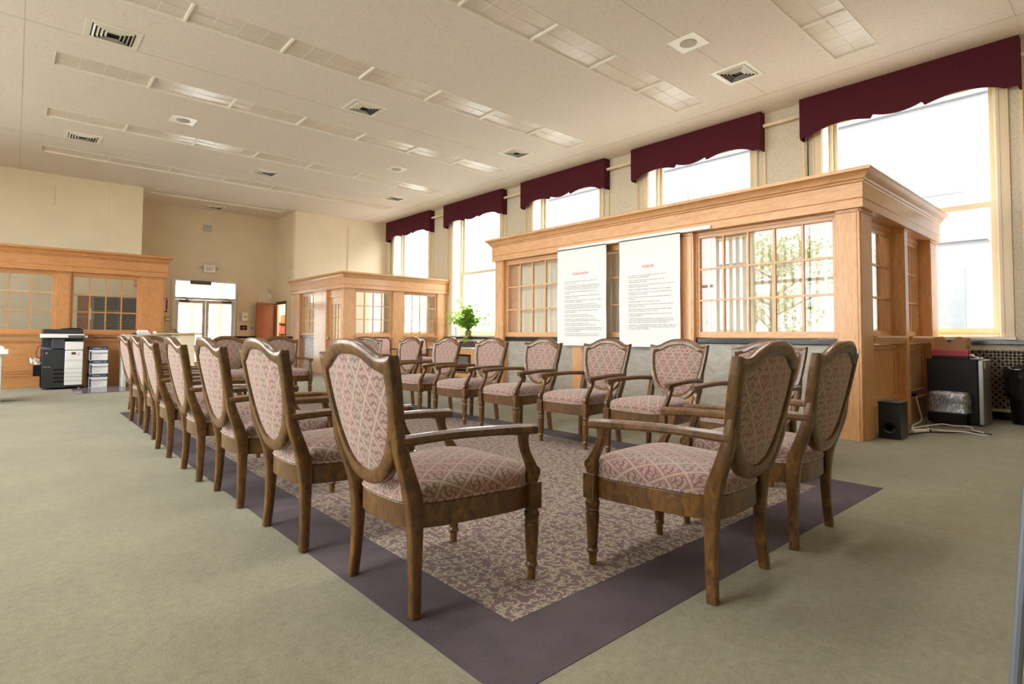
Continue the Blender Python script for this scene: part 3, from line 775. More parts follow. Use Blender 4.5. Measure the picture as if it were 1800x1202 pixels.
# exit doors: vestibule with inner and outer glazed doors
struct('wall_vestibule_right', MB().box(EX1, EX1+0.15, YA+0.2, YA+1.9, 0, 2.9), cream)
struct('wall_vestibule_left', MB().box(EX0-0.15, EX0, YA+0.2, YA+1.9, 0, 2.9), cream)
struct('wall_vestibule_top', MB().box(EX0-0.15, EX1+0.15, YA+0.2, YA+1.9, EZ+0.02, EZ+0.2), cream)
struct('wall_vestibule_floor', MB().box(EX0-0.15, EX1+0.15, YA+0.0, YA+1.9, -0.12, 0.0), ground)
def doorset(n, Y, x0, x1, zt, label_mat):
    f = MB().box(x0, x0+0.06, Y-0.05, Y+0.05, 0, zt).box(x1-0.06, x1, Y-0.05, Y+0.05, 0, zt).box(x0+0.06, x1-0.06, Y-0.05, Y+0.05, zt-0.06, zt)
    f.box(x0+0.06, x1-0.06, Y-0.05, Y+0.05, 2.03, 2.10)
    fr = struct('door_%d' % n, f, label_mat, bevel=0.003)
    MB().box(x0+0.06, x1-0.06, Y-0.003, Y+0.003, 2.10, zt-0.06).build('transom_glass', glass, fr)
    xm = (x0+x1)/2
    for a, b, hs in ((x0+0.065, xm-0.004, 1), (xm+0.004, x1-0.065, -1)):
        l = MB().box(a, a+0.085, Y-0.022, Y+0.022, 0.01, 2.025).box(b-0.085, b, Y-0.022, Y+0.022, 0.01, 2.025)
        l.box(a+0.085, b-0.085, Y-0.022, Y+0.022, 0.01, 0.22).box(a+0.085, b-0.085, Y-0.022, Y+0.022, 1.93, 2.025)
        lo = l.build('door_leaf', label_mat, fr, bevel=0.003)
        MB().box(a+0.085, b-0.085, Y-0.003, Y+0.003, 0.22, 1.93).build('glass', glass, lo)
        MB().tube([(a+0.04, Y-0.022, 0.9), (a+0.04, Y-0.07, 0.9), (b-0.04, Y-0.07, 0.9), (b-0.04, Y-0.022, 0.9)], 0.012, 8).build('push_bar', metal, lo, smooth=True)
        if n == 1:
            px_ = a+0.1 if hs == 1 else b-0.34
            MB().box(px_, px_+0.24, Y-0.085, Y-0.022, 1.96, 2.02).tube([(px_+0.1, Y-0.06, 2.01), (px_+0.3, Y-0.16, 2.04), (px_+0.05, Y-0.05, 2.07)], 0.009, 6).build('door_closer', bronze, lo)
    return fr
d1 = doorset(1, YA+0.06, EX0, EX1, EZ, white)
MB().box(EX0+0.42, EX0+0.98, YA-0.01, YA+0.01, EZ-0.14, EZ-0.03).build('closer_box', bronze, d1)
MB().box(EX0-0.06, EX0, YA-0.02, YA, 0, EZ+0.06).box(EX1, EX1+0.06, YA-0.02, YA, 0, EZ+0.06).box(EX0, EX1, YA-0.02, YA, EZ, EZ+0.06).build('door_casing', taupe, d1, bevel=0.004)
doorset(2, YA+1.75, EX0, EX1, EZ, white)

# side doorway of the recess with its timber door standing open against the back wall
d3 = struct('door_3', MB().obox((5.93, 18.33, 1.0), (0.64, 0.042, 1.99), math.radians(3)), doorwood, bevel=0.003)
MB().tube([(5.66, 18.31, 0.94), (5.66, 18.25, 0.94), (5.75, 18.25, 0.94)], 0.011, 8).build('lever_handle', metal, d3, smooth=True)
MB().box(6.188, 6.21, 17.40, 17.44, 0, 2.0).box(6.188, 6.21, 18.20, 18.24, 0, 2.0).box(6.185, 6.21, 17.40, 18.24, 1.96, 2.05).build('door_frame', flat('dark_frame', (74, 50, 44), 0.5), d3)
# little room behind it
struct('wall_side_room', MB().box(8.3, 8.4, 16.9, 19.6, 0, 2.6).box(6.28, 8.3, 19.5, 19.6, 0, 2.6).box(6.28, 8.3, 17.01, 17.05, 0, 2.6).box(6.2, 6.28, YA+0.2, 19.6, 0, 2.6).box(6.28, 8.4, 17.01, 19.6, 2.6, 2.7), flat('peach_paint', (236, 208, 184), 0.6))
l = bpy.data.lights.new('side_room_lamp', 'AREA'); l.size = 0.8; l.energy = 30; l.color = (1, 0.96, 0.9)
o = bpy.data.objects.new('side_room_lamp', l); C.objects.link(o); o.location = (7.3, 18.2, 2.55)
# ================================================================== OBJECTS
# ------------------------------------------------------------------ shield-back armchair
# local frame: x across, y forward (0 at the rear leg tips), z up
def yb(z):   # rear surface of the back at height z
    return -0.05-0.206*(z-0.44) if z > 0.44 else -0.05
def catmull(pts, n=6):
    P = [Vector(p) for p in pts]; out = []
    for i in range(len(P)-1):
        p0 = P[max(i-1, 0)]; p1 = P[i]; p2 = P[i+1]; p3 = P[min(i+2, len(P)-1)]
        for k in range(n):
            t = k/n
            out.append(0.5*((2*p1)+(p2-p0)*t+(2*p0-5*p1+4*p2-p3)*t*t+(3*p1-p0-3*p2+p3)*t**3))
    out.append(P[-1]); return out
def shield_outline():
    half_top = catmull([(0, 0.985), (0.075, 0.980), (0.14, 0.958), (0.19, 0.932), (0.235, 0.921), (0.29, 0.930)], 5)
    side = catmull([(0.290, 0.930), (0.284, 0.85), (0.272, 0.76), (0.258, 0.68), (0.236, 0.61), (0.195, 0.537), (0.138, 0.478), (0.07, 0.447), (0, 0.438)], 5)
    inner_top = catmull([(0, 0.930), (0.07, 0.926), (0.125, 0.908), (0.165, 0.885), (0.205, 0.870), (0.236, 0.860)], 5)
    inner_side = catmull([(0.236, 0.860), (0.236, 0.81), (0.226, 0.74), (0.208, 0.675), (0.181, 0.612), (0.143, 0.556), (0.098, 0.517), (0.05, 0.497), (0, 0.490)], 5)
    O = half_top[:-1]+side; I = inner_top[:-1]+inner_side
    O = O+[Vector((-p.x, p.y)) for p in O[-2:0:-1]]; I = I+[Vector((-p.x, p.y)) for p in I[-2:0:-1]]
    return O, I
def back_xyz(x, z, dy):   # wraps slightly around the sitter
    return (x, yb(z)+dy+0.30*(x*x)-0.012, z)
def make_back_frame(root):
    O, I = shield_outline(); rings = []
    for o, i in zip(O, I):
        d = (i-o); L = [(0.0, 0.003), (0.0, 0.036), (0.07, 0.041), (0.5, 0.043), (0.9, 0.039), (1.0, 0.031), (1.0, 0.008), (0.93, 0.001), (0.5, -0.003), (0.07, -0.001)]
        rings.append([back_xyz(o.x+d.x*a, o.y+d.y*a, dy) for a, dy in L])
    MB().rings(rings, closed_path=True).build('back_frame', walnut, root, smooth=True, angle=50)
    m = MB(); n = len(I); k = 0
    c = Vector((0, 0.715))
    for sgn in (1, -1):
        base = len(m.v); levels = [1.03, 0.95, 0.85, 0.65, 0.4, 0.2]
        for q, s in enumerate(levels):
            for p in I:
                x, z = c.x+(p.x-c.x)*s, c.y+(p.y-c.y)*s
                bulge = (1-s**3)
                dy = 0.026+0.022*bulge if sgn > 0 else 0.014-0.012*bulge
                m.uv[len(m.v)] = (x+0.5, z); m.v.append(back_xyz(x, z, dy))
        ci = len(m.v); m.uv[ci] = (c.x+0.5, c.y); m.v.append(back_xyz(c.x, c.y, 0.048 if sgn > 0 else 0.002))
        for q in range(len(levels)-1):
            for j in range(n):
                j2 = (j+1) % n; m.f.append((base+q*n+j, base+q*n+j2, base+(q+1)*n+j2, base+(q+1)*n+j))
        for j in range(n): m.f.append((base+5*n+j, base+5*n+(j+1) % n, ci))
    for j in range(n):
        j2 = (j+1) % n; m.f.append((j, j2, 6*n+1+j2, 6*n+1+j))
    m.build('back_upholstery', fabric, root, smooth=True, angle=60)
def seat_pt(a, s=1.0):
    """rounded trapezoid outline of the seat, a 0..2pi"""
    c, sn = math.cos(a), math.sin(a); e = 0.36
    u = math.copysign(abs(c)**e, c); v = math.copysign(abs(sn)**e, sn)
    y = 0.005+0.28*(1+v)
    wd = 0.212+0.078*((y-0.005)/0.56)
    bow = 0.018*(1-u*u) if v > 0 else -0.012*(1-u*u)
    bulge = 0.012*(1-v*v)
    return Vector(((wd+bulge)*u*1.0, y+bow, 0))
def make_seat(root):
    N = 56; ctr = Vector((0, 0.285, 0)); m = MB()
    lv = [(0.985, 0.372), (1.0, 0.386), (1.012, 0.394), (1.006, 0.402), (1.016, 0.418), (1.008, 0.436), (0.975, 0.453), (0.91, 0.466), (0.78, 0.478), (0.58, 0.487), (0.32, 0.492)]
    arcs = [0]
    for i in range(1, len(lv)):
        arcs.append(arcs[-1]+math.hypot((lv[i][0]-lv[i-1][0])*0.27, lv[i][1]-lv[i-1][1]))
    tot = arcs[-1]+0.32*0.27
    for (s, z), a_ in zip(lv, arcs):
        r = (tot-a_)/0.27
        for j in range(N):
            p = seat_pt(2*PI*j/N); q = ctr+(p-ctr)*s; d = p-ctr
            m.uv[len(m.v)] = (0.5+d.x*r, 0.3+d.y*r); m.v.append((q.x, q.y, z))
    ci = len(m.v); m.uv[ci] = (0.5, 0.3); m.v.append((0, 0.285, 0.494))
    for i in range(len(lv)-1):
        for j in range(N):
            j2 = (j+1) % N; m.f.append((i*N+j, i*N+j2, (i+1)*N+j2, (i+1)*N+j))
    for j in range(N): m.f.append(((len(lv)-1)*N+j, (len(lv)-1)*N+(j+1) % N, ci))
    m.f.append(tuple(reversed(range(N))))
    m.build('seat_cushion', fabric, root, smooth=True, angle=70)
    # welt cord round the bottom of the cushion
    pts = [ctr+(seat_pt(2*PI*j/N)-ctr)*1.018+Vector((0, 0, 0.391)) for j in range(N)]
    w_ = MB(); rr = []
    for j, p in enumerate(pts):
        out = (p-ctr-Vector((0, 0, 0.391))).normalized(); rr.append([p+out*(0.005*math.cos(t))+Vector((0, 0, 0.005*math.sin(t))) for t in [2*PI*k/6 for k in range(6)]])
        for k in range(6): w_.uv[len(w_.uv)] = (p.x, p.y)
    w_.rings(rr, closed_path=True); w_.build('welt_cord', fabric, root, smooth=True)
    # apron rails: one bent band with thickness, between the leg blocks
    bands = []
    outs = [ctr+(seat_pt(2*PI*j/N)-ctr)*1.0 for j in range(N)]
    rr = []
    for p in outs:
        o = (p-ctr); o.z = 0; o = o.normalized()
        rr.append([p+o*0.006+Vector((0, 0, 0.295)), p+o*0.006+Vector((0, 0, 0.384)), p-o*0.02+Vector((0, 0, 0.384)), p-o*0.02+Vector((0, 0, 0.295))])
    MB().rings(rr, closed_path=True).build('apron_rail', walnut, root, smooth=True, bevel=0.003, angle=40)
def sweep(path, wx, wy, mode='z'):
    """square section following path; section axes x and the in-plane normal"""
    rings = []
    P = [Vector(p) for p in path]
    for i, p in enumerate(P):
        d = (P[min(i+1, len(P)-1)]-P[max(i-1, 0)]).normalized()
        X = Vector((1, 0, 0)); X = (X-d*X.dot(d)).normalized(); Y = d.cross(X).normalized()
        a = wx[i]/2; b = wy[i]/2
        c = 0.25*min(a, b)
        sec = [(-a, -b+c), (-a+c, -b), (a-c, -b), (a, -b+c), (a, b-c), (a-c, b), (-a+c, b), (-a, b-c)]
        rings.append([p+X*u+Y*v for u, v in sec])
    return rings
def lerp_list(vals, n):
    out = []
    for i in range(n):
        t = i/(n-1)*(len(vals)-1); k = min(int(t), len(vals)-2); out.append(vals[k]+(vals[k+1]-vals[k])*(t-k))
    return out
def make_armchair():
    t = thing('shield_back_armchair', 'x', 'armchair')
    make_back_frame(t); make_seat(t)
    for s in (-1, 1):
        # rear leg running up into the stile of the back
        pth = catmull([(s*0.250, -0.084, 0.72), (s*0.243, -0.070, 0.65), (s*0.239, -0.056, 0.585), (s*0.236, -0.034, 0.52), (s*0.229, -0.010, 0.46), (s*0.222, 0.008, 0.40), (s*0.221, 0.014, 0.34), (s*0.222, 0.016, 0.27), (s*0.228, 0.014, 0.14), (s*0.240, 0.006, 0.0)], 5)
        n = len(pth); rg = sweep(pth, lerp_list([0.022, 0.038, 0.044, 0.043, 0.042, 0.044, 0.044, 0.042, 0.038, 0.036], n), lerp_list([0.022, 0.040, 0.048, 0.052, 0.058, 0.064, 0.058, 0.050, 0.042, 0.038], n))
        MBx = MB().rings([[(q[0], q[1], max(0.0, q[2])) for q in r] for r in rg])
        MBx.build('rear_leg', walnut, t, smooth=True, angle=50)
        # front leg: square block, turned and tapered below
        c = (s*0.275, 0.545, 0)
        m = MB().box(c[0]-0.030, c[0]+0.030, c[1]-0.030, c[1]+0.030, 0.288, 0.396)
        m.lathe(c, [(r*1.12, h) for r, h in [(0.012, 0.0), (0.015, 0.004), (0.0165, 0.045), (0.0175, 0.05), (0.0225, 0.054), (0.0235, 0.061), (0.0215, 0.067), (0.019, 0.07), (0.021, 0.10), (0.0265, 0.20), (0.0275, 0.222), (0.0245, 0.228), (0.0225, 0.232), (0.027, 0.236), (0.028, 0.241), (0.0245, 0.246), (0.026, 0.25), (0.0295, 0.262), (0.029, 0.274), (0.024, 0.281), (0.026, 0.288), (0.026, 0.29)]], 20)
        m.build('front_leg', walnut, t, bevel=0.003, seg=1, angle=30)
        # arm and its scrolled support
        pa = catmull([(s*0.246, yb(0.632)+0.022, 0.626), (s*0.272, 0.13, 0.634), (s*0.288, 0.30, 0.631), (s*0.297, 0.43, 0.625), (s*0.30, 0.535, 0.618)], 6)
        n = len(pa); rings = []
        wd = lerp_list([0.034, 0.038, 0.044, 0.048, 0.048], n); ht = lerp_list([0.040, 0.036, 0.036, 0.040, 0.042], n)
        for i, p in enumerate(pa):
            a, b = wd[i]/2, ht[i]/2; q = 0.008
            rings.append([(p.x+u, p.y, p.z+v) for u, v in [(-a, -b+q), (-a+q, -b), (a-q, -b), (a, -b+q), (a, b-q*1.2), (a-q*1.6, b), (-a+q*1.6, b), (-a, b-q*1.2)]])
        MB().rings(rings).build('arm', walnut, t, smooth=True, bevel=0.002, seg=1, angle=35)
        ps = catmull([(s*0.296, 0.478, 0.606), (s*0.294, 0.478, 0.575), (s*0.290, 0.493, 0.53), (s*0.286, 0.520, 0.485), (s*0.283, 0.538, 0.45), (s*0.281, 0.541, 0.42), (s*0.279, 0.540, 0.394)], 5)
        n = len(ps); wy = lerp_list([0.052, 0.040, 0.038, 0.044, 0.056, 0.060, 0.050], n); wx = lerp_list([0.032]*7, n); rings = []
        for i, p in enumerate(ps):
            a, b = wx[i]/2, wy[i]/2; q = 0.006
            rings.append([(p.x+u, p.y+v, p.z) for u, v in [(-a, -b+q), (-a+q, -b), (a-q, -b), (a, -b+q), (a, b-q), (a-q, b), (-a+q, b), (-a, b-q)]])
        m = MB().rings(rings)
        m.lathe((s*0.2825+s*0.016, 0.540, 0.437), [(0.028, 0.0), (0.0285, s*0.004), (0.024, s*0.0045), (0.023, s*0.0025), (0.017, s*0.0025), (0.016, s*0.005), (0.0095, s*0.005), (0.008, s*0.003), (0.005, s*0.0065), (0.001, s*0.007)], 22, 'X')
        m.build('arm_support', walnut, t, smooth=True, angle=35)
    return t
chair0 = make_armchair(); chair_used = []
def place_chair(x, y, rz, label, group):
    c = copy_tree(chair0) if chair_used else chair0
    chair_used.append(c)
    c.location = (x, y, 0.0035); c.rotation_euler = (0, 0, rz); c['label'] = label; c['group'] = group
    return c
GL, GR, GN, GF = 'armchairs in the left row', 'armchairs in the right row', 'armchairs in the near row', 'armchairs in the far row'
nth = ['nearest the camera', 'second from the camera', 'third from the camera', 'fourth from the camera', 'fifth from the camera', 'sixth from the camera', 'seventh and farthest']
for i, (x, y, a) in enumerate(((1.085, 1.985, 0), (1.02, 2.845, 1), (1.0, 3.74, 0.5), (0.97, 4.55, -0.5), (0.965, 5.53, 0), (1.02, 6.53, -1), (1.045, 7.58, 2))):
    place_chair(x, y, -PI/2+math.radians(a), 'shield back armchair seen from behind in the left row, '+nth[i], GL)
for i, (x, y, a) in enumerate(((4.36, 1.985, 2), (4.36, 2.79, 0), (4.365, 3.61, 1), (4.37, 4.53, 0), (4.38, 5.45, 3), (4.38, 6.41, 4), (4.38, 7.36, 4))):
    place_chair(x, y, PI/2+math.radians(a), 'shield back armchair facing us in the right row before the office, '+nth[i], GR)
place_chair(2.235, 1.11, math.radians(2.5), 'large foreground armchair in the near row, back to us, left of the pair', GN)
place_chair(3.035, 1.13, math.radians(1.5), 'foreground armchair in the near row, back to us, right of the pair', GN)
place_chair(1.42, 9.05, PI+math.radians(5), 'armchair in the far row, leftmost, half hidden behind the left row', GF)
place_chair(2.42, 9.1, PI+math.radians(2), 'armchair in the far row in front of the exit doors', GF)
place_chair(3.20, 9.15, PI+math.radians(-3), 'armchair in the far row in front of the open timber door', GF)
place_chair(4.42, 8.75, PI-math.radians(38), 'armchair turned at the far right corner of the ring', GF)

# ------------------------------------------------------------------ banners on the office front
XR = 6.188-0.047
t = thing('banner_rail', 'white rail under the oak cornice carrying the two banners', 'rail', (XR, 4.62, 2.31))
MB().box(-0.028, 0.0, -1.24, 1.24, -0.022, 0.022).build('channel', white, t, bevel=0.003)
MB().box(-0.031, -0.026, -1.24, 1.24, -0.006, 0.006).build('slot', metal, t)
STEPS = [
 'We admitted we were powerless over alcohol - that our\nlives had become unmanageable.',
 'Came to believe that a Power greater than ourselves\ncould restore us to sanity.',
 'Made a decision to turn our will and our lives over to the care\nof God as we understood Him.',
 'Made a searching and fearless moral inventory of ourselves.',
 'Admitted to God, to ourselves, and to another human being the\nexact nature of our wrongs.',
 'Were entirely ready to have God remove all these defects of\ncharacter.',
 'Humbly asked Him to remove our shortcomings.',
 'Made a list of all persons we had harmed, and became willing to\nmake amends to them all.',
 'Made direct amends to such people wherever possible, except\nwhen to do so would injure them or others.',
 'Continued to take personal inventory and when we were wrong\npromptly admitted it.',
 'Sought through prayer and meditation to improve our conscious\ncontact with God as we understood Him, praying only for knowl-\nedge of His will for us and the power to carry that out.',
 'Having had a spiritual awakening as the result of these steps, we\ntried to carry this message to alcoholics, and to practice these\nprinciples in all our affairs.']
TRAD = [
 'Our common welfare should come first; personal recovery\ndepends upon unity.',
 'For our group purpose there is but one ultimate authority - a\nloving God as He may express Himself in our group conscience.\nOur leaders are but trusted servants; they do not govern.',
 'The only requirement for membership is a desire to stop\ndrinking.',
 'Each group should be autonomous except in matters affecting\nother groups or the whole.',
 'Each group has but one primary purpose - to carry its message to\nthe alcoholic who still suffers.',
 'A group ought never endorse, finance, or lend the name\nto any related facility or outside enterprise, lest problems of\nmoney, property and prestige divert us from our primary purpose.',
 'Every group ought to be fully self-supporting, declining\noutside contributions.',
 'We should remain forever nonprofessional,\nbut our service centers may employ special workers.',
 'We ought never be organized; but we may create service\nboards or committees directly responsible to those they serve.',
 'We have no opinion on outside issues; hence\nthe name ought never be drawn into public controversy.',
 'Our public relations policy is based on attraction rather than pro-\nmotion; we need always maintain personal anonymity at the level\nof press, radio, and films.',
 'Anonymity is the spiritual foundation of all our traditions,\never reminding us to place principles before personalities.']
def banner(y0, y1, title, items, label, ztit, titw, ztxt, zend):
    x = XR-0.045; z0, z1 = 0.875, 2.285
    t = thing('hanging_banner', label, 'banner', (x, (y0+y1)/2, z1), 0, 'white banners on the rail')
    h = (y1-y0)/2
    N, K = 24, 30; m = MB()
    def pt(i, k, o):
        y = -h+2*h*i/N; z = (z0-z1)*k/K; s = k/K
        return (o+0.006*math.sin(i*0.6+s*4)*s*0.5+0.004*math.sin(s*9), y, z)
    for o in (0, 0.0018):
        for k in range(K+1):
            for i in range(N+1): m.v.append(pt(i, k, o))
    W = N+1; B = W*(K+1)
    for k in range(K):
        for i in range(N):
            a = k*W+i; m.f += [(a, a+1, a+W+1, a+W), (B+a, B+a+W, B+a+W+1, B+a+1)]
    for k in range(K): m.f += [(k*W, (k+1)*W, B+(k+1)*W, B+k*W), (k*W+N, B+k*W+N, B+(k+1)*W+N, (k+1)*W+N)]
    for i in range(N): m.f += [(i, B+i, B+i+1, i+1), (K*W+i, K*W+i+1, B+K*W+i+1, B+K*W+i)]
    m.build('sheet', paper, t, smooth=True)
    MB().tube([(0.0, -h, 0.002), (0.0, h, 0.002)], 0.009, 8).build('top_bar', metal, t, smooth=True)
    xo = -0.013
    M = lambda yy, zz: faceM((xo, yy, zz), (0, -1, 0))
    text('title', title, 0.05, M(-titw/2*-1, ztit-z1), redink, t, width=titw)
    # paragraphs stepping down
    lines = sum(i.count('\n')+1 for i in items); gaps = len(items)-1
    lh = (ztxt-zend)/(lines+gaps*0.55); z = ztxt-z1
    L = h-0.16
    for n_, it in enumerate(items):
        text('numeral', '%d.' % (n_+1), lh*0.82, M(h-0.085, z), redink if n_ % 3 == 2 or n_ > 7 else ink, t)
        for ln in it.split('\n'):
            o = text('line_of_text', ln, lh*0.86, M(L, z), ink, t, width=(h+L-0.04)*min(1.0, len(ln)/66.0)); z -= lh
        z -= lh*0.55
banner(4.925, 5.855, 'THE TWELVE TRADITIONS', TRAD, 'left white banner with red title, narrower in view, twelve paragraphs', 1.90, 0.30, 1.80, 0.99)
banner(3.775, 4.70, 'THE TWELVE STEPS', STEPS, 'right white banner with twelve numbered paragraphs beside the bare oak post', 1.90, 0.18, 1.80, 1.08)

# ------------------------------------------------------------------ right-hand corner: fridge, bins, boxes, subwoofer
t = thing('mini_fridge', 'small black fridge with grey door standing against the window wall', 'fridge', (8.27, 1.24, 0.002))
MB().box(0, 0.50, 0.05, 0.53, 0.02, 0.765).build('body', black, t, bevel=0.008)
MB().box(0, 0.50, 0, 0.048, 0.02, 0.755).build('door', silver, t, bevel=0.008)
MB().box(0.05, 0.12, -0.003, 0, 0.66, 0.73).build('door_sticker', paper, t)
MB().box(0.02, 0.48, 0.03, 0.5, 0, 0.02).build('plinth', black, t)
bx = MB(); bx.box(0, 0.30, 0, 0.008, 0, 0.17).box(0, 0.30, 0.302, 0.31, 0, 0.17).box(0, 0.008, 0.008, 0.302, 0, 0.17).box(0.292, 0.30, 0.008, 0.302, 0, 0.17).box(0.008, 0.292, 0.008, 0.302, 0, 0.008)
t = thing('cardboard_box', 'open brown cardboard box with torn top on the black fridge', 'cardboard box', (8.42, 1.42, 0.768))
bx.build('carton', card, t)
m = MB(); pts = [(0, 0), (0.0, 0.24), (0.05, 0.262), (0.09, 0.25), (0.12, 0.215), (0.155, 0.19), (0.18, 0.215), (0.215, 0.262), (0.25, 0.258), (0.31, 0.245), (0.31, 0)]
m.prism([(p, q) for p, q in pts], lambda p, q, s: (s, p, q), -0.004, 0.0); m.build('torn_side', card, t)
m = MB(); m.prism([(0, 0), (0.3, 0), (0.3, 0.235), (0.2, 0.25), (0.1, 0.24), (0, 0.25)], lambda p, q, s: (p, s, q), -0.004, 0.0); m.build('front_side', card, t)
MB().box(0.12, 0.15, -0.006, -0.004, 0.10, 0.15).build('printed_mark', ink, t)
t = thing('game_box', 'flat red box lying in front of the cardboard box on the fridge', 'box', (8.275, 1.37, 0.768))
MB().box(0, 0.125, 0, 0.36, 0.03, 0.10).build('red_lid', red, t, bevel=0.003); MB().box(0.006, 0.12, 0.006, 0.354, 0, 0.03).build('dark_tray', black, t)
# crumpled cloth
m = MB(); n = 14; rng = random.Random(3)
for k in range(n):
    for j in range(10):
        x, y = 0.22*k/(n-1), 0.26*j/9; z = 0.005+0.03*max(0, math.sin(x*22+j)*math.cos(y*25+k*0.6))*(1-(k/(n-1)-0.4)**2)+0.02*(j > 5)
        m.v.append((x, y, z))
for k in range(n-1):
    for j in range(9): a = k*10+j; m.f.append((a, a+1, a+11, a+10))
o = m.build('crumpled_cloth', paper, smooth=True); md = o.modifiers.new('thick', 'SOLIDIFY'); md.thickness = 0.004; md.offset = 1
o.location = (8.285, 1.255, 0.772); o.scale = (0.6, 0.42, 1); tag(o, 'crumpled white cloth lying at the front edge of the black fridge', 'cloth')
# small bin with clear liner
t = thing('waste_bin', 'small black waste bin with clear plastic liner in front of the fridge', 'bin', (8.13, 1.53, 0.002))
def rrect(a, b, r, z, n=5):
    P = []
    for cx, cyy, a0 in ((a-r, b-r, 0), (-a+r, b-r, PI/2), (-a+r, -b+r, PI), (a-r, -b+r, 1.5*PI)):
        for k in range(n): q = a0+PI/2*k/(n-1); P.append((cx+r*math.cos(q), cyy+r*math.sin(q), z))
    return P
MB().rings([rrect(0.085, 0.14, 0.03, 0), rrect(0.105, 0.165, 0.03, 0.36), rrect(0.097, 0.157, 0.028, 0.36), rrect(0.078, 0.132, 0.028, 0.01)], cap0=True, cap1=True).build('bin', black, t, smooth=True)
rngs = []
for z, e in ((0.15, 0.018), (0.165, 0.03), (0.22, 0.022), (0.28, 0.02), (0.34, 0.018), (0.375, 0.012), (0.385, 0.0), (0.33, -0.012)):
    P = rrect(0.105+e, 0.165+e, 0.04, z); rngs.append([(x*(1+0.02*math.sin(i*2.3+z*40)), y*(1+0.015*math.cos(i*1.9+z*30)), z) for i, (x, y, z) in enumerate(P)])
MB().rings(rngs, cap0=False, cap1=False).build('plastic_liner', film, t, smooth=True)
# large bin with black sack at the right edge
t = thing('rubbish_bin', 'tall bin with black rubbish sack at the right edge of the picture', 'bin', (8.93, 0.95, 0.002))
MB().lathe((0, 0, 0), [(0.13, 0), (0.135, 0.02), (0.18, 0.62), (0.185, 0.64), (0.17, 0.64), (0.125, 0.03), (0.001, 0.03)], 24).build('bin', black, t, smooth=True)
rr = []
for z, r in ((0.30, 0.165), (0.34, 0.185), (0.42, 0.19), (0.52, 0.2), (0.60, 0.2), (0.655, 0.195), (0.665, 0.185), (0.60, 0.165)):
    rr.append([(r*(1+0.07*math.sin(5*a+z*20)+0.04*math.sin(11*a))*math.cos(a), r*(1+0.07*math.sin(5*a+z*20)+0.04*math.cos(9*a))*math.sin(a), z+0.015*math.sin(4*a)) for a in [2*PI*k/36 for k in range(36)]])
MB().rings(rr, cap0=False, cap1=False).build('sack', flat('black_sack_plastic', (22, 22, 26), 0.22, var=0.1), t, smooth=True)
# subwoofer
t = thing('subwoofer', 'small black subwoofer speaker on the carpet beside the oak corner post', 'speaker', (6.555, 1.625, 0.004))
MB().box(0, 0.25, 0, 0.19, 0, 0.345).build('cabinet', flat('blackened_cabinet', (18, 20, 23), 0.3), t, bevel=0.004)
MB().box(-0.006, 0.256, -0.004, 0.194, 0.345, 0.362).build('top_plate', black, t, bevel=0.004)
MB().lathe((0, 0.095, 0.11), [(0.062, 0.0), (0.062, -0.004), (0.056, -0.006), (0.05, -0.002), (0.03, 0.0), (0.001, 0.0)], 24, 'X').build('bass_port', black, t, smooth=True)
pp = MB().tube([(-0.006, 0.095+0.05*math.cos(a), 0.11+0.05*math.sin(a)) for a in [PI*(1.1+0.8*k/10) for k in range(11)]], 0.004, 6); pp.build('chrome_arc', metal, t, smooth=True)
# cables on the carpet
def cable(name, pts, r, mat, label, cat='cable'):
    P = catmull([(x, y, z) for x, y, z in pts], 6)
    return tag(MB().tube(P, r, 6).build(name, mat, smooth=True), label, cat)
cable('power_cable', [(6.86, 1.70, 0.008), (7.3, 1.57, 0.008), (7.45, 1.42, 0.008), (7.65, 1.30, 0.008), (7.67, 1.19, 0.008), (7.65, 1.09, 0.008)], 0.006, black, 'thin black cable running from the subwoofer over the carpet')
cable('extension_lead', [(8.22, 1.87, 0.30), (8.215, 1.84, 0.15), (8.12, 1.80, 0.03), (7.66, 1.78, 0.015), (7.33, 1.70, 0.015), (7.45, 1.72, 0.02), (8.0, 1.60, 0.02), (7.98, 1.47, 0.02), (8.05, 1.33, 0.018), (7.75, 1.26, 0.024), (7.6, 1.15, 0.024)], 0.008, white, 'white extension lead dropping from the oak panel and coiling on the carpet')
cable('white_cable', [(7.72, 1.66, 0.010), (7.42, 1.57, 0.03), (7.44, 1.44, 0.026), (7.5, 1.28, 0.026), (7.52, 1.17, 0.012), (7.55, 1.11, 0.010)], 0.006, white, 'second thin white cable looping over the black one on the carpet')
t = thing('power_strip', 'short white power strip lying among the cables', 'power strip', (7.28, 1.63, 0.004), math.radians(-25))
MB().box(-0.11, 0.11, -0.022, 0.022, 0, 0.028).build('body', white, t, bevel=0.005); MB().box(0.11, 0.15, -0.014, 0.014, 0.002, 0.024).build('black_plug', black, t, bevel=0.003)
t = thing('wall_socket', 'small socket with black plug on the oak panel beside the fridge', 'socket', (8.22, 1.922, 0.33))
MB().box(-0.035, 0.035, -0.012, 0.018, -0.055, 0.055).build('plate', metal, t, bevel=0.003); MB().box(-0.018, 0.018, -0.05, -0.012, -0.03, 0.01).build('plug', black, t, bevel=0.003)

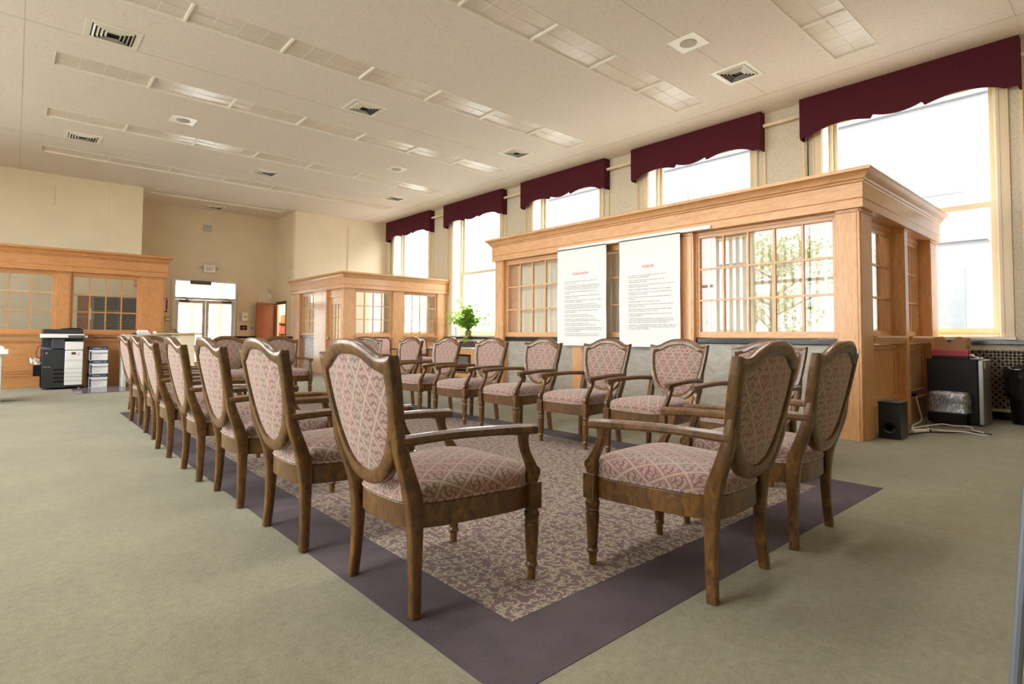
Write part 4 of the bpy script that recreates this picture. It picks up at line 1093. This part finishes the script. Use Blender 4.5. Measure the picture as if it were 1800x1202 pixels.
# ------------------------------------------------------------------ left side: copier, paper boxes, printers, counter
t = thing('photocopier', 'large office photocopier, charcoal and white, before the amber maple office', 'photocopier', (0.36, 13.03, 0.002))
m = MB().box(0.02, 0.35, 0, 0.6, 0.03, 0.72); m.box(0.02, 0.60, 0.02, 0.6, 0.03, 0.70); m.box(0.02, 0.62, 0.25, 0.6, 0.70, 0.93).box(0.02, 0.08, 0.0, 0.6, 0.7, 0.72)
m.build('charcoal_body', dgrey, t, bevel=0.006)
w_ = MB().rings([rrect(0.135, 0.306, 0.02, 0)])
MB().box(0.345, 0.605, -0.018, 0.3, 0.07, 0.70).box(0.345, 0.61, -0.016, 0.3, 0.71, 0.86).build('white_front_panel', white, t, bevel=0.012)
m = MB()
for z in (0.52, 0.37, 0.29, 0.22, 0.15): m.box(0.348, 0.60, -0.0195, -0.017, z, z+0.004)
for z in (0.60, 0.37, 0.22): m.box(0.03, 0.345, -0.0015, 0.0, z, z+0.004)
m.build('panel_joint', dgrey, t)
for z in (0.34, 0.265, 0.195, 0.125): MB().box(0.19, 0.335, -0.006, 0.0, z, z+0.032).build('drawer_grip', black, t, bevel=0.003)
MB().box(0.0, 0.62, -0.01, 0.6, 0.93, 1.0).build('white_scanner_rim', white, t, bevel=0.008)
m = MB().prism([(0.0, 0.0), (0.6, 0.0), (0.6, 0.06), (0.5, 0.09), (0.0, 0.085)], lambda p, q, s: (s, p, 1.0+q), 0.02, 0.60); m.build('scanner_lid', dgrey, t, bevel=0.008)
m = MB().prism([(0.26, 0.08), (0.60, 0.06), (0.58, 0.10), (0.45, 0.115), (0.3, 0.1)], lambda p, q, s: (p, s, 1.0+q), 0.12, 0.5); m.build('feeder_tray', black, t, bevel=0.006)
MB().obox((0.50, -0.035, 0.955), (0.24, 0.10, 0.02), rx=math.radians(28)).build('control_panel', flat('touch_panel', (92, 88, 86), 0.25), t, bevel=0.004)
MB().obox((0.64, -0.03, 0.95), (0.05, 0.06, 0.025), rx=math.radians(25)).build('card_reader', grey, t, bevel=0.004)
MB().box(0.16, 0.34, 0.06, 0.25, 0.73, 0.91).build('finisher_block', flat('slate_plastic', (66, 66, 74), 0.35), t, bevel=0.008)
MB().prism([(0.0, 0.72), (0.0, 0.775), (0.16, 0.74), (0.16, 0.72)], lambda p, q, s: (p, s, q), 0.0, 0.4).build('exit_tray', flat('slate_plastic2', (96, 98, 106), 0.35), t)
MB().box(0.435, 0.50, -0.0205, -0.017, 0.625, 0.67).build('status_screen', flat('lcd', (70, 72, 66), 0.3), t)
MB().box(0.52, 0.56, -0.0205, -0.017, 0.605, 0.66).build('sticker', flat('pink_sticker', (222, 190, 200), 0.6), t)
text('lettering', 'bizhub 454', 0.03, faceM((0.04, -0.004, 0.40), (1, 0, 0)), grey, t, width=0.10)
MB().lathe((0.085, -0.004, 0.655), [(0.017, 0.002), (0.001, -0.001)], 14, 'Y').build('round_emblem', metal, t)
for cx in (0.05, 0.56):
    MB().lathe((cx, 0.06, 0.018), [(0.001, -0.015), (0.018, -0.015), (0.018, 0.015), (0.001, 0.015)], 12, 'X').build('castor', grey, t, smooth=True)
MB().tube([(0.02, 0.1, 0.80), (-0.03, 0.1, 0.77), (-0.055, 0.1, 0.66), (-0.04, 0.1, 0.58), (0.02, 0.1, 0.57)], 0.006, 6).build('looped_cord', black, t, smooth=True)
pb = MB().box(-0.09, 0.018, 0.05, 0.25, 0.25, 0.44).build('side_tray', black, t, bevel=0.005)
for k, (dx, dz, a) in enumerate(((-0.07, 0.50, 0.5), (-0.03, 0.47, -0.3), (-0.12, 0.52, 0.9), (-0.05, 0.53, 0.1))):
    MB().obox((dx, 0.02*k+0.12, dz), (0.09, 0.08, 0.006), rz=a, ry=a+0.4, rx=0.3*k).build('waste_sheet', paper, pb)
for k, (z, lab) in enumerate(((0.0, 'lowest'), (0.252, 'middle'), (0.504, 'topmost'))):
    dx = (0.0, 0.006, -0.004)[k]
    t = thing('paper_carton', 'blue and white copy paper carton beside the copier, %s of the stack' % lab, 'paper box', (1.065+dx, 13.0, 0.010+z), 0, 'copy paper cartons')
    MB().box(0.005, 0.275, 0.005, 0.40, 0, 0.18).build('carton', paper, t, bevel=0.002)
    MB().box(0, 0.28, 0, 0.405, 0.17, 0.25).build('lid', paper, t, bevel=0.003)
    MB().box(-0.001, 0.281, -0.0015, 0.406, 0.192, 0.2505).build('navy_lid_band', blue, t)
    MB().box(0.004, 0.03, 0.002, 0.006, 0.01, 0.17).box(0.03, 0.276, 0.002, 0.006, 0.128, 0.14).build('navy_edge_print', blue, t)
    text('lid_lettering', 'HAMMERMILL   COPY', 0.03, faceM((0.05, -0.003, 0.21), (1, 0, 0)), paper, t, width=0.20)
    for j, s_ in enumerate(('MULTI-PURPOSE PAPER', '8 1/2 x 11  20 LB', '5000 SHEETS')):
        text('side_lettering', s_, 0.018, faceM((0.045, 0.003, 0.10-0.032*j), (1, 0, 0)), ink, t, width=(0.15, 0.12, 0.09)[j])
o = tag(MB().box(0.98, 1.04, 13.25, 13.29, 0.02, 0.60).build('folded_cardboard', card, bevel=0.002), 'narrow brown cardboard panel leaning between copier and paper cartons', 'cardboard')
o = tag(MB().box(0.80, 2.0, 11.9, 13.2, 0.0, 0.009).build('floor_mat', flag), 'shiny grey mat on the carpet in front of the paper cartons', 'mat')

# grey printer stand with devices
t = thing('printer_stand', 'light grey metal printer stand behind the left chairs', 'stand', (1.55, 12.75, 0.009))
MB().box(0, 0.75, 0, 0.5, 0.90, 0.985).build('top', grey, t, bevel=0.004)
for dx in (0, 0.70): MB().box(dx, dx+0.05, 0, 0.5, 0, 0.90).build('side_panel', grey, t, bevel=0.003)
MB().box(0.05, 0.7, 0.02, 0.48, 0.1, 0.13).build('shelf', grey, t)
t = thing('copy_paper_ream', 'navy and white ream of paper with a white tray on top of the grey stand', 'paper ream', (1.70, 12.80, 0.996))
MB().box(0, 0.28, 0, 0.22, 0, 0.035).build('navy_wrapper', blue, t, bevel=0.003); MB().box(0.06, 0.28, -0.002, 0.2, 0.006, 0.03).build('white_label', paper, t)
MB().prism([(0.07, 0.036), (0.26, 0.036), (0.235, 0.09), (0.09, 0.09)], lambda p, q, s: (p, s, q), 0.02, 0.18).build('white_tray', white, t)
t = thing('reception_counter', 'cream counter with pale timber top standing before the exit doors', 'counter', (2.02, 12.55, 0.001))
MB().box(0, 0.80, -0.05, 0.75, 1.0, 1.04).build('counter_top', flat('pale_timber', (206, 172, 130), 0.4), t, bevel=0.004)
MB().box(0.42, 0.68, 0.0, 0.7, 0, 1.0).build('end_panel', cream, t, bevel=0.003); MB().box(0.30, 0.42, 0.02, 0.7, 0, 1.0).build('body', flat('counter_laminate', (226, 224, 214), 0.4), t)
MB().box(0.31, 0.33, 0.0, 0.7, 0, 1.0).build('kick_strip', grey, t)
t = thing('flatbed_printer', 'grey flatbed printer on the cream counter', 'printer', (2.03, 12.56, 1.042))
MB().box(0, 0.40, 0, 0.35, 0.0, 0.02).build('lid', white, t, bevel=0.004); MB().box(0.01, 0.40, -0.004, 0, 0.0, 0.018).build('front', dgrey, t)
tag(MB().lathe((2.36, 12.72, 1.064), [(0.001, 0), (0.05, 0), (0.055, 0.02), (0.03, 0.045), (0.001, 0.05)], 14).build('small_bowl', terracotta, smooth=True), 'small brown bowl on the counter by the exit doors', 'bowl')
# white table whose corner enters at the left
t = thing('side_table', 'white topped table whose corner enters at the left edge', 'table', (-0.62, 11.0, 0.001))
MB().box(0, 0.57, 0, 0.6, 0.70, 0.765).build('table_top', white, t, bevel=0.006)
MB().box(0.44, 0.50, 0.05, 0.55, 0, 0.70).build('panel_leg', grey, t, bevel=0.003); MB().box(0.02, 0.08, 0.05, 0.55, 0, 0.70).build('panel_leg', grey, t, bevel=0.003)
tag(MB().box(-0.3, -0.1, 11.2, 11.3, 0.768, 0.80).box(-0.28, -0.12, 11.2, 11.3, 0.801, 0.82).build('stacked_leaflets', paper), 'small pile of white leaflets on the table at the left edge', 'leaflets')
# slim grey pole close to the camera at the lower right
def ray_pt(x, y, d): return Vector((0, 0, 1))+(F+(x-900)/987.112*R-(y-552.82)/987.112*U)*d
a, b = ray_pt(1813, 800, 0.8), ray_pt(1785, 1202, 0.8); dn = (b-a)/(a.z-b.z)
tag(MB().tube([b+dn*(b.z-0.002), b, a, a-dn*0.25], 0.0069, 10).build('stand_pole', flat('blue_grey_metal', (120, 128, 138), 0.4, metal=0.5), smooth=True), 'thin blue grey metal pole at the lower right edge of the picture', 'pole')

# ------------------------------------------------------------------ recess wall fittings
t = thing('exit_sign', 'white EXIT sign with red letters and two lamps above the glazed doors', 'exit sign', (4.29, YA-0.03, 2.955))
MB().box(-0.155, 0.155, -0.04, 0.03, -0.11, 0.11).build('box', exit_m, t, bevel=0.006)
text('lettering', 'EXIT', 0.15, faceM((-0.10, -0.042, -0.045), (1, 0, 0)), flat('red_letters', (214, 70, 80), 0.5), t, width=0.20)
for s in (-1, 1):
    MB().tube([(s*0.155, 0, 0.06), (s*0.21, -0.01, 0.05)], 0.012, 8).lathe((s*0.235, -0.03, 0.045), [(0.02, 0.03), (0.045, -0.01), (0.045, -0.03), (0.03, -0.034), (0.001, -0.03)], 16, 'Y').build('lamp_head', grey, t, smooth=True)
t = thing('wall_grille', 'small grey square grille high on the recess wall', 'grille', (4.215, YA, 4.17))
MB().box(-0.13, 0.13, -0.012, 0, -0.1, 0.1).build('frame', grey, t, bevel=0.003)
m = MB(); m.box(-0.006, 0.006, -0.016, -0.012, -0.1, 0.1)
for z in (-0.07, -0.035, 0, 0.035, 0.07): m.box(-0.12, 0.12, -0.016, -0.012, z-0.004, z+0.004)
m.build('slats', metal, t)
t = thing('soap_dispenser', 'white wall dispenser right of the exit doors', 'dispenser', (5.30, YA, 1.42))
MB().prism([(0, 0), (-0.1, 0.02), (-0.1, 0.2), (-0.06, 0.28), (0, 0.28)], lambda p, q, s: (s, p, q), -0.085, 0.085).build('housing', white, t, bevel=0.01)
MB().box(-0.045, 0.045, -0.103, -0.1, 0.13, 0.155).build('dark_window', dgrey, t)
t = thing('wall_sign', 'small black EXIT plaque below the white dispenser', 'sign', (5.29, YA, 1.225))
MB().box(-0.1, 0.1, -0.012, 0, -0.07, 0.07).build('plate', black, t, bevel=0.003); text('lettering', 'EXIT', 0.06, faceM((-0.055, -0.014, -0.022), (1, 0, 0)), paper, t, width=0.11)
tag(MB().box(5.50, 5.59, YA-0.02, YA, 1.18, 1.25).build('switch_plate', metal, bevel=0.003), 'small grey switch plate beside the black plaque', 'switch')
t = thing('fire_alarm_sign', 'tall narrow red sign on the wall left of the exit doors', 'sign', (3.20, YA, 1.84))
MB().box(-0.045, 0.06, -0.01, 0, -0.21, 0.21).build('plate', paper, t); MB().box(-0.035, 0.05, -0.013, -0.01, -0.20, -0.16).box(-0.035, 0.05, -0.013, -0.01, 0.17, 0.20).build('red_border', red, t); MB().box(0.0, 0.045, -0.014, -0.010, -0.14, 0.15).build('red_arrow_band', red, t)
t = thing('picture_frame', 'small framed notice below the red sign', 'frame', (3.255, YA, 1.44))
MB().box(-0.075, 0.075, -0.015, 0, -0.065, 0.065).build('frame', doorwood, t, bevel=0.003); MB().box(-0.055, 0.055, -0.018, -0.015, -0.045, 0.045).build('notice', cream, t)
t = thing('door_alarm', 'small white alarm box above the open timber door', 'alarm', (6.05, YA, 2.25))
MB().box(-0.05, 0.05, -0.05, 0, -0.07, 0.07).build('box', white, t, bevel=0.006); MB().tube([(0.0, -0.03, 0.09), (-0.04, -0.1, 0.2), (-0.06, -0.14, 0.2)], 0.02, 8).build('bracket', grey, t, smooth=True)
tag(MB().box(5.70, 5.79, YA-0.05, YA-0.001, 2.03, 2.16).build('motion_sensor', cream, bevel=0.01), 'cream sensor on the wall above the timber door', 'sensor')
# shelves of red files seen through the side doorway
t = thing('bookshelf', 'shelf in the small room seen through the side doorway', 'shelf', (7.14, 19.2, 0.002))
for z in (0.35, 0.7, 1.05, 1.4): MB().box(-0.8, 0.8, 0, 0.26, z, z+0.03).build('shelf_board', doorwood, t)
MB().box(-0.8, 0.8, 0.261, 0.28, 0, 1.43).build('back_panel', doorwood, t)
for x in (-0.83, 0.80): MB().box(x, x+0.03, 0, 0.26, 0, 1.43).build('side_board', doorwood, t)
rb = [flat('brick_red_cover', (178, 84, 66), 0.6), flat('tan_cover', (206, 168, 130), 0.6), flat('orange_cover', (204, 112, 70), 0.6)]
rng = random.Random(5)
for z, lv in ((0.73, 'lower'), (1.08, 'middle'), (1.43, 'top')):
    for k in range(12):
        o = MB().box(-0.034, 0.034, -0.1, 0.1, 0, 0.22+0.05*rng.random()).build('binder', rb[rng.randrange(3)], bevel=0.003)
        o.location = (6.40+k*0.085, 19.31, z+0.005)
        tag(o, 'red and tan binders on the %s shelf glimpsed through the side doorway' % lv, 'binder', 'binders on the %s shelf' % lv)

# slender wall mouldings on the far walls
tag(MB().box(0.58, 0.62, YF-0.025, YF, 4.0, 4.42).build('wall_bracket_strip', trimc, bevel=0.004), 'short vertical cream strip high on the far left wall', 'bracket')
tag(MB().box(7.86, 7.89, YF-0.0, YF+0.03, 3.0, 4.5).build('wall_conduit', trimc, bevel=0.004), 'thin vertical conduit on the far wall above the corner office', 'conduit')

# ------------------------------------------------------------------ corner by the plant
t = thing('oak_credenza', 'low oak credenza with dark open bay under the green plant', 'credenza', (8.0, 10.4, 0.002))
MB().box(-0.01, 0.5, 0, 2.45, 0.69, 0.72).build('top', flat('grey_edge_top', (190, 186, 180), 0.35), t, bevel=0.003)
MB().box(0, 0.48, 0.02, 2.43, 0.57, 0.69).build('apron', oakh, t, bevel=0.002)
for y in (0.02, 1.30, 2.38): MB().box(0, 0.48, y, y+0.05, 0, 0.57).build('side', oak, t)
MB().box(0, 0.48, 0.07, 1.3, 0.02, 0.12).build('bottom_rail', oakh, t); MB().box(0, 0.02, 1.35, 2.38, 0.02, 0.57).build('door_panel', oakh, t); MB().box(0.1, 0.48, 0.07, 1.3, 0.26, 0.28).build('shelf', doorwood, t)
tag(MB().box(8.12, 8.42, 10.75, 11.45, 0.29, 0.52).build('dark_storage_tray', flat('perforated_grey', (112, 106, 96), 0.6), bevel=0.01), 'grey perforated tray in the open bay of the credenza', 'tray')
t = thing('desk_telephone', 'black telephone hanging at the end of the credenza', 'telephone', (7.93, 12.42, 0.50))
MB().box(0, 0.06, -0.14, 0.14, 0, 0.17).build('body', black, t, bevel=0.01); MB().box(-0.005, 0, -0.05, 0.04, 0.05, 0.11).build('keypad', flat('pink_key', (208, 120, 120), 0.5), t)
for k, (y, s) in enumerate(((11.35, 'left of the pair'), (11.05, 'right of the pair'), (12.5, 'alone near the black telephone'))):
    t = thing('flower', 'small pink flower on the credenza, '+s, 'flower', (8.08, y, 0.724))
    m = MB()
    for j in range(6):
        a = j*PI/3; m.lathe((0.03*math.cos(a), 0.03*math.sin(a), 0.035), [(0.001, -0.016), (0.018, -0.008), (0.02, 0.006), (0.001, 0.018)], 8)
    m.build('petals', pink, t, smooth=True); MB().lathe((0, 0, 0), [(0.02, 0), (0.022, 0.015), (0.008, 0.03)], 8).build('calyx', leaf_m, t, smooth=True)
def guest_chair(x, y, rz, label):
    t = thing('guest_armchair', label, 'armchair', (x, y, 0.001), rz, 'round shouldered guest armchairs')
    def rr2(a, zlo, zhi, r):
        P = []
        for k in range(9): q = PI/2*k/8; P.append((a-r+r*math.cos(q), zhi-r+r*math.sin(q)))
        for k in range(9): q = PI/2+PI/2*k/8; P.append((-a+r+r*math.cos(q), zhi-r+r*math.sin(q)))
        for k in range(5): q = PI+PI/2*k/4; P.append((-a+0.04+0.04*math.cos(q), zlo+0.04+0.04*math.sin(q)))
        for k in range(5): q = 1.5*PI+PI/2*k/4; P.append((a-0.04+0.04*math.cos(q), zlo+0.04+0.04*math.sin(q)))
        return P
    O, I = rr2(0.27, 0.5, 0.97, 0.12), rr2(0.235, 0.535, 0.935, 0.09); Y = lambda z: 0.05-0.2*(z-0.5)
    MB().rings([[(o[0], Y(o[1]), o[1]), (o[0], Y(o[1])+0.035, o[1]), (i[0], Y(i[1])+0.035, i[1]), (i[0], Y(i[1]), i[1])] for o, i in zip(O, I)], closed_path=True).build('back_frame', mahog, t, bevel=0.004)
    MB().rings([[(p[0], Y(p[1])+0.008, p[1]) for p in I], [(p[0]*0.9, Y(p[1])-0.002, 0.735+(p[1]-0.735)*0.9) for p in I]], cap0=False).rings([[(p[0], Y(p[1])+0.03, p[1]) for p in I], [(p[0]*0.9, Y(p[1])+0.05, 0.735+(p[1]-0.735)*0.9) for p in I]], cap0=False).build('back_pad', plainfab, t, smooth=True)
    MB().box(-0.26, 0.26, 0.03, 0.53, 0.36, 0.40).build('seat_rail', mahog, t, bevel=0.004); MB().box(-0.25, 0.25, 0.04, 0.52, 0.40, 0.48).build('seat_pad', plainfab, t, bevel=0.03, seg=3)
    for s in (-1, 1):
        MB().rings(sweep(catmull([(s*0.25, 0.06, 0.55), (s*0.25, 0.06, 0.35), (s*0.25, 0.0, 0.0)], 4), [0.035]*9, [0.035]*9)).build('rear_leg', mahog, t)
        MB().rings(sweep([(s*0.25, 0.5, 0.64), (s*0.25, 0.5, 0.3), (s*0.25, 0.5, 0.0)], [0.03, 0.04, 0.028], [0.03, 0.04, 0.028])).build('front_leg', mahog, t)
        MB().tube(catmull([(s*0.25, 0.04, 0.66), (s*0.28, 0.2, 0.68), (s*0.28, 0.4, 0.67), (s*0.27, 0.52, 0.65), (s*0.27, 0.55, 0.61)], 4), 0.02, 8).build('arm', mahog, t, smooth=True)
    return t
guest_chair(6.78, 12.55, PI-math.radians(8), 'dark framed guest armchair with pale pad, left before the corner office')
guest_chair(7.6, 12.15, PI-math.radians(-4), 'dark framed guest armchair with pale pad, beside the black telephone')
tag(MB().lathe((7.0, 11.7, 0.001), [(0.13, 0), (0.135, 0.02), (0.165, 0.60), (0.17, 0.62), (0.155, 0.62), (0.12, 0.05), (0.001, 0.05)], 20).build('waste_basket', black, smooth=True), 'black waste basket standing before the corner office', 'bin')

# plant on the ledge
t = thing('potted_plant', 'bright green trailing plant in brown pot on the black window ledge', 'plant', (9.15, 12.08, 0.987))
MB().lathe((0, 0, 0), [(0.055, 0), (0.06, 0.01), (0.078, 0.16), (0.085, 0.165), (0.085, 0.185), (0.07, 0.185), (0.06, 0.15), (0.001, 0.15)], 20).build('pot', terracotta, t, smooth=True)
rng = random.Random(11); lm = MB(); sm = MB()
def leaf(m, p, d, L, wd, up=Vector((0, 0, 1))):
    d = d.normalized(); s = d.cross(up); s = s.normalized() if s.length > 1e-3 else Vector((1, 0, 0)); n = s.cross(d)
    k = len(m.v); pts = [(0, 0, 0), (0.3, 0.5, 0.05), (0.65, 0.42, 0.03), (1, 0, -0.08), (0.65, -0.42, 0.03), (0.3, -0.5, 0.05), (0.5, 0, -0.03)]
    for a, b, c in pts: m.v.append(tuple(p+d*(a*L)+s*(b*wd)+n*(c*L)))
    m.f += [(k, k+1, k+6), (k+1, k+2, k+6), (k+2, k+3, k+6), (k+3, k+4, k+6), (k+4, k+5, k+6), (k+5, k, k+6)]
for q in range(64):
    a = rng.uniform(0, 2*PI); hgt = rng.choice([0.8, 0.7, 0.55, 0.4, 0.35])*rng.uniform(0.6, 1.05); sp = rng.uniform(0.08, 0.42)
    dx = -abs(math.cos(a))*sp*0.45+0.02; dy = math.sin(a)*sp*(1.9 if hgt < 0.5 else 0.75); droop = rng.random() < 0.5
    pts = []
    for i in range(9):
        s = i/8; z = 0.16+hgt*(s if not droop else math.sin(s*PI*0.75)*0.8); pts.append(Vector((dx*s**1.3, dy*s**1.2, z)))
    sm.tube(pts, [0.006*(1-0.6*i/8) for i in range(9)], 5)
    for i in range(2, 9):
        for _ in range(2):
            d = Vector((rng.uniform(-1, 0.3), rng.uniform(-1, 1), rng.uniform(-0.6, 0.7))); leaf(lm, pts[i], d, rng.uniform(0.07, 0.13), rng.uniform(0.045, 0.075))
for q in range(5):
    y0 = rng.uniform(-0.12, 0.12)
    for i in range(7): leaf(lm, Vector((-0.1-0.015*i, y0+0.02*rng.uniform(-1, 1), 0.14-0.035*i)), Vector((rng.uniform(-1, 0), rng.uniform(-1, 1), -0.7)), 0.07, 0.04)
for mm in (sm, lm): mm.v = [(p[0], p[1]*1.5, 0.15+(p[2]-0.15)*1.12) for p in mm.v]
sm.build('stems', leaf_m, t, smooth=True); f_ = lm.build('foliage', leaf_m, t); 
t = thing('white_planter', 'small white pot behind the green plant on the ledge', 'pot', (9.16, 12.62, 0.987))
MB().lathe((0, 0, 0), [(0.06, 0), (0.075, 0.26), (0.08, 0.265), (0.07, 0.265), (0.055, 0.02), (0.001, 0.02)], 18).build('pot', white, t, smooth=True)

# inside of the left office: door and cabinet glimpsed through the panes
t = thing('office_door', 'brown door with white note seen through the amber office window', 'door', (1.45, YF-0.05, 0.002))
MB().box(-0.35, 0.35, 0, 0.04, 0, 1.95).build('leaf', doorwood, t, bevel=0.003); MB().box(-0.12, 0.12, -0.003, 0, 1.35, 1.62).build('note', paper, t)
t = thing('filing_cabinet', 'dark cabinet behind the right panes of the amber office', 'cabinet', (1.75, 15.4, 0.002))
MB().box(-0.45, 0.45, 0, 0.5, 0, 1.86).build('body', flat('slate_cabinet', (92, 90, 92), 0.5), t, bevel=0.005); MB().box(-0.44, -0.01, -0.015, 0, 0.05, 1.8).build('door', dgrey, t, bevel=0.003); MB().box(0.01, 0.44, -0.015, 0, 0.05, 1.8).build('door', dgrey, t, bevel=0.003)

# ------------------------------------------------------------------ outside
struct('floor_outside', MB().box(XW+0.6, 60, -40, 70, -1.2, -1.0), ground)
t = thing('building', 'pale building with square windows across the street, seen through the nearest window', 'building', (24, 4, -1.0))
m = MB().box(0, 6, -16, 22, 0, 11.5); fo = m.build('facade', concrete, t)
m = MB()
for z in (5.3, 10.2): m.box(-0.25, 0, -16, 22, z, z+0.25)
m.build('ledge', concrete, t)
for i in range(-3, 4):
    for z in (2.2, 7.0):
        MB().box(-0.04, 0.02, i*5.2, i*5.2+1.7, z, z+2.2).build('window', facadeglass, t)

# street trees beyond the left windows, seen only in the office panes
def street_tree(x, y, hgt, rad, seed, label):
    t = thing('street_tree', label, 'tree', (x, y, -1.0), 0, 'trees mirrored in the office panes')
    rng = random.Random(seed)
    tr = MB().tube([(0, 0, 0), (0.05, 0.03, hgt*0.35), (0, 0.1, hgt*0.6), (0.1, 0, hgt*0.85)], [0.16, 0.13, 0.09, 0.03], 10)
    for k in range(8):
        a = k*2.4; z = hgt*(0.35+0.06*k); tr.tube([(0, 0.05, z), (rad*0.45*math.cos(a), rad*0.45*math.sin(a), z+0.5), (rad*0.8*math.cos(a), rad*0.8*math.sin(a), z+0.8)], [0.05, 0.03, 0.012], 6)
    tr.build('trunk', doorwood, t, smooth=True); lm = MB()
    cl = [(Vector((rng.gauss(0, 1)*rad*0.45, rng.gauss(0, 1)*rad*0.45, hgt*0.62+rng.uniform(-1, 1)*hgt*0.30)), rng.uniform(0.35, 0.7)) for _ in range(34)]
    for c, r in cl:
        for _ in range(70):
            d = Vector((rng.gauss(0, 1), rng.gauss(0, 1), rng.gauss(0, 1))).normalized(); leaf(lm, c+d*r*rng.uniform(0.5, 1), Vector((rng.uniform(-1, 1), rng.uniform(-1, 1), rng.uniform(-0.8, 0.2))), 0.16, 0.10)
    lm.build('foliage', leaf_m, t)
street_tree(-9.0, 9.3, 6.0, 2.2, 21, 'leafy green tree mirrored in the right panes of the long office')
struct('floor_street', MB().box(-40, XL-0.6, -30, 50, -1.2, -1.0), ground)
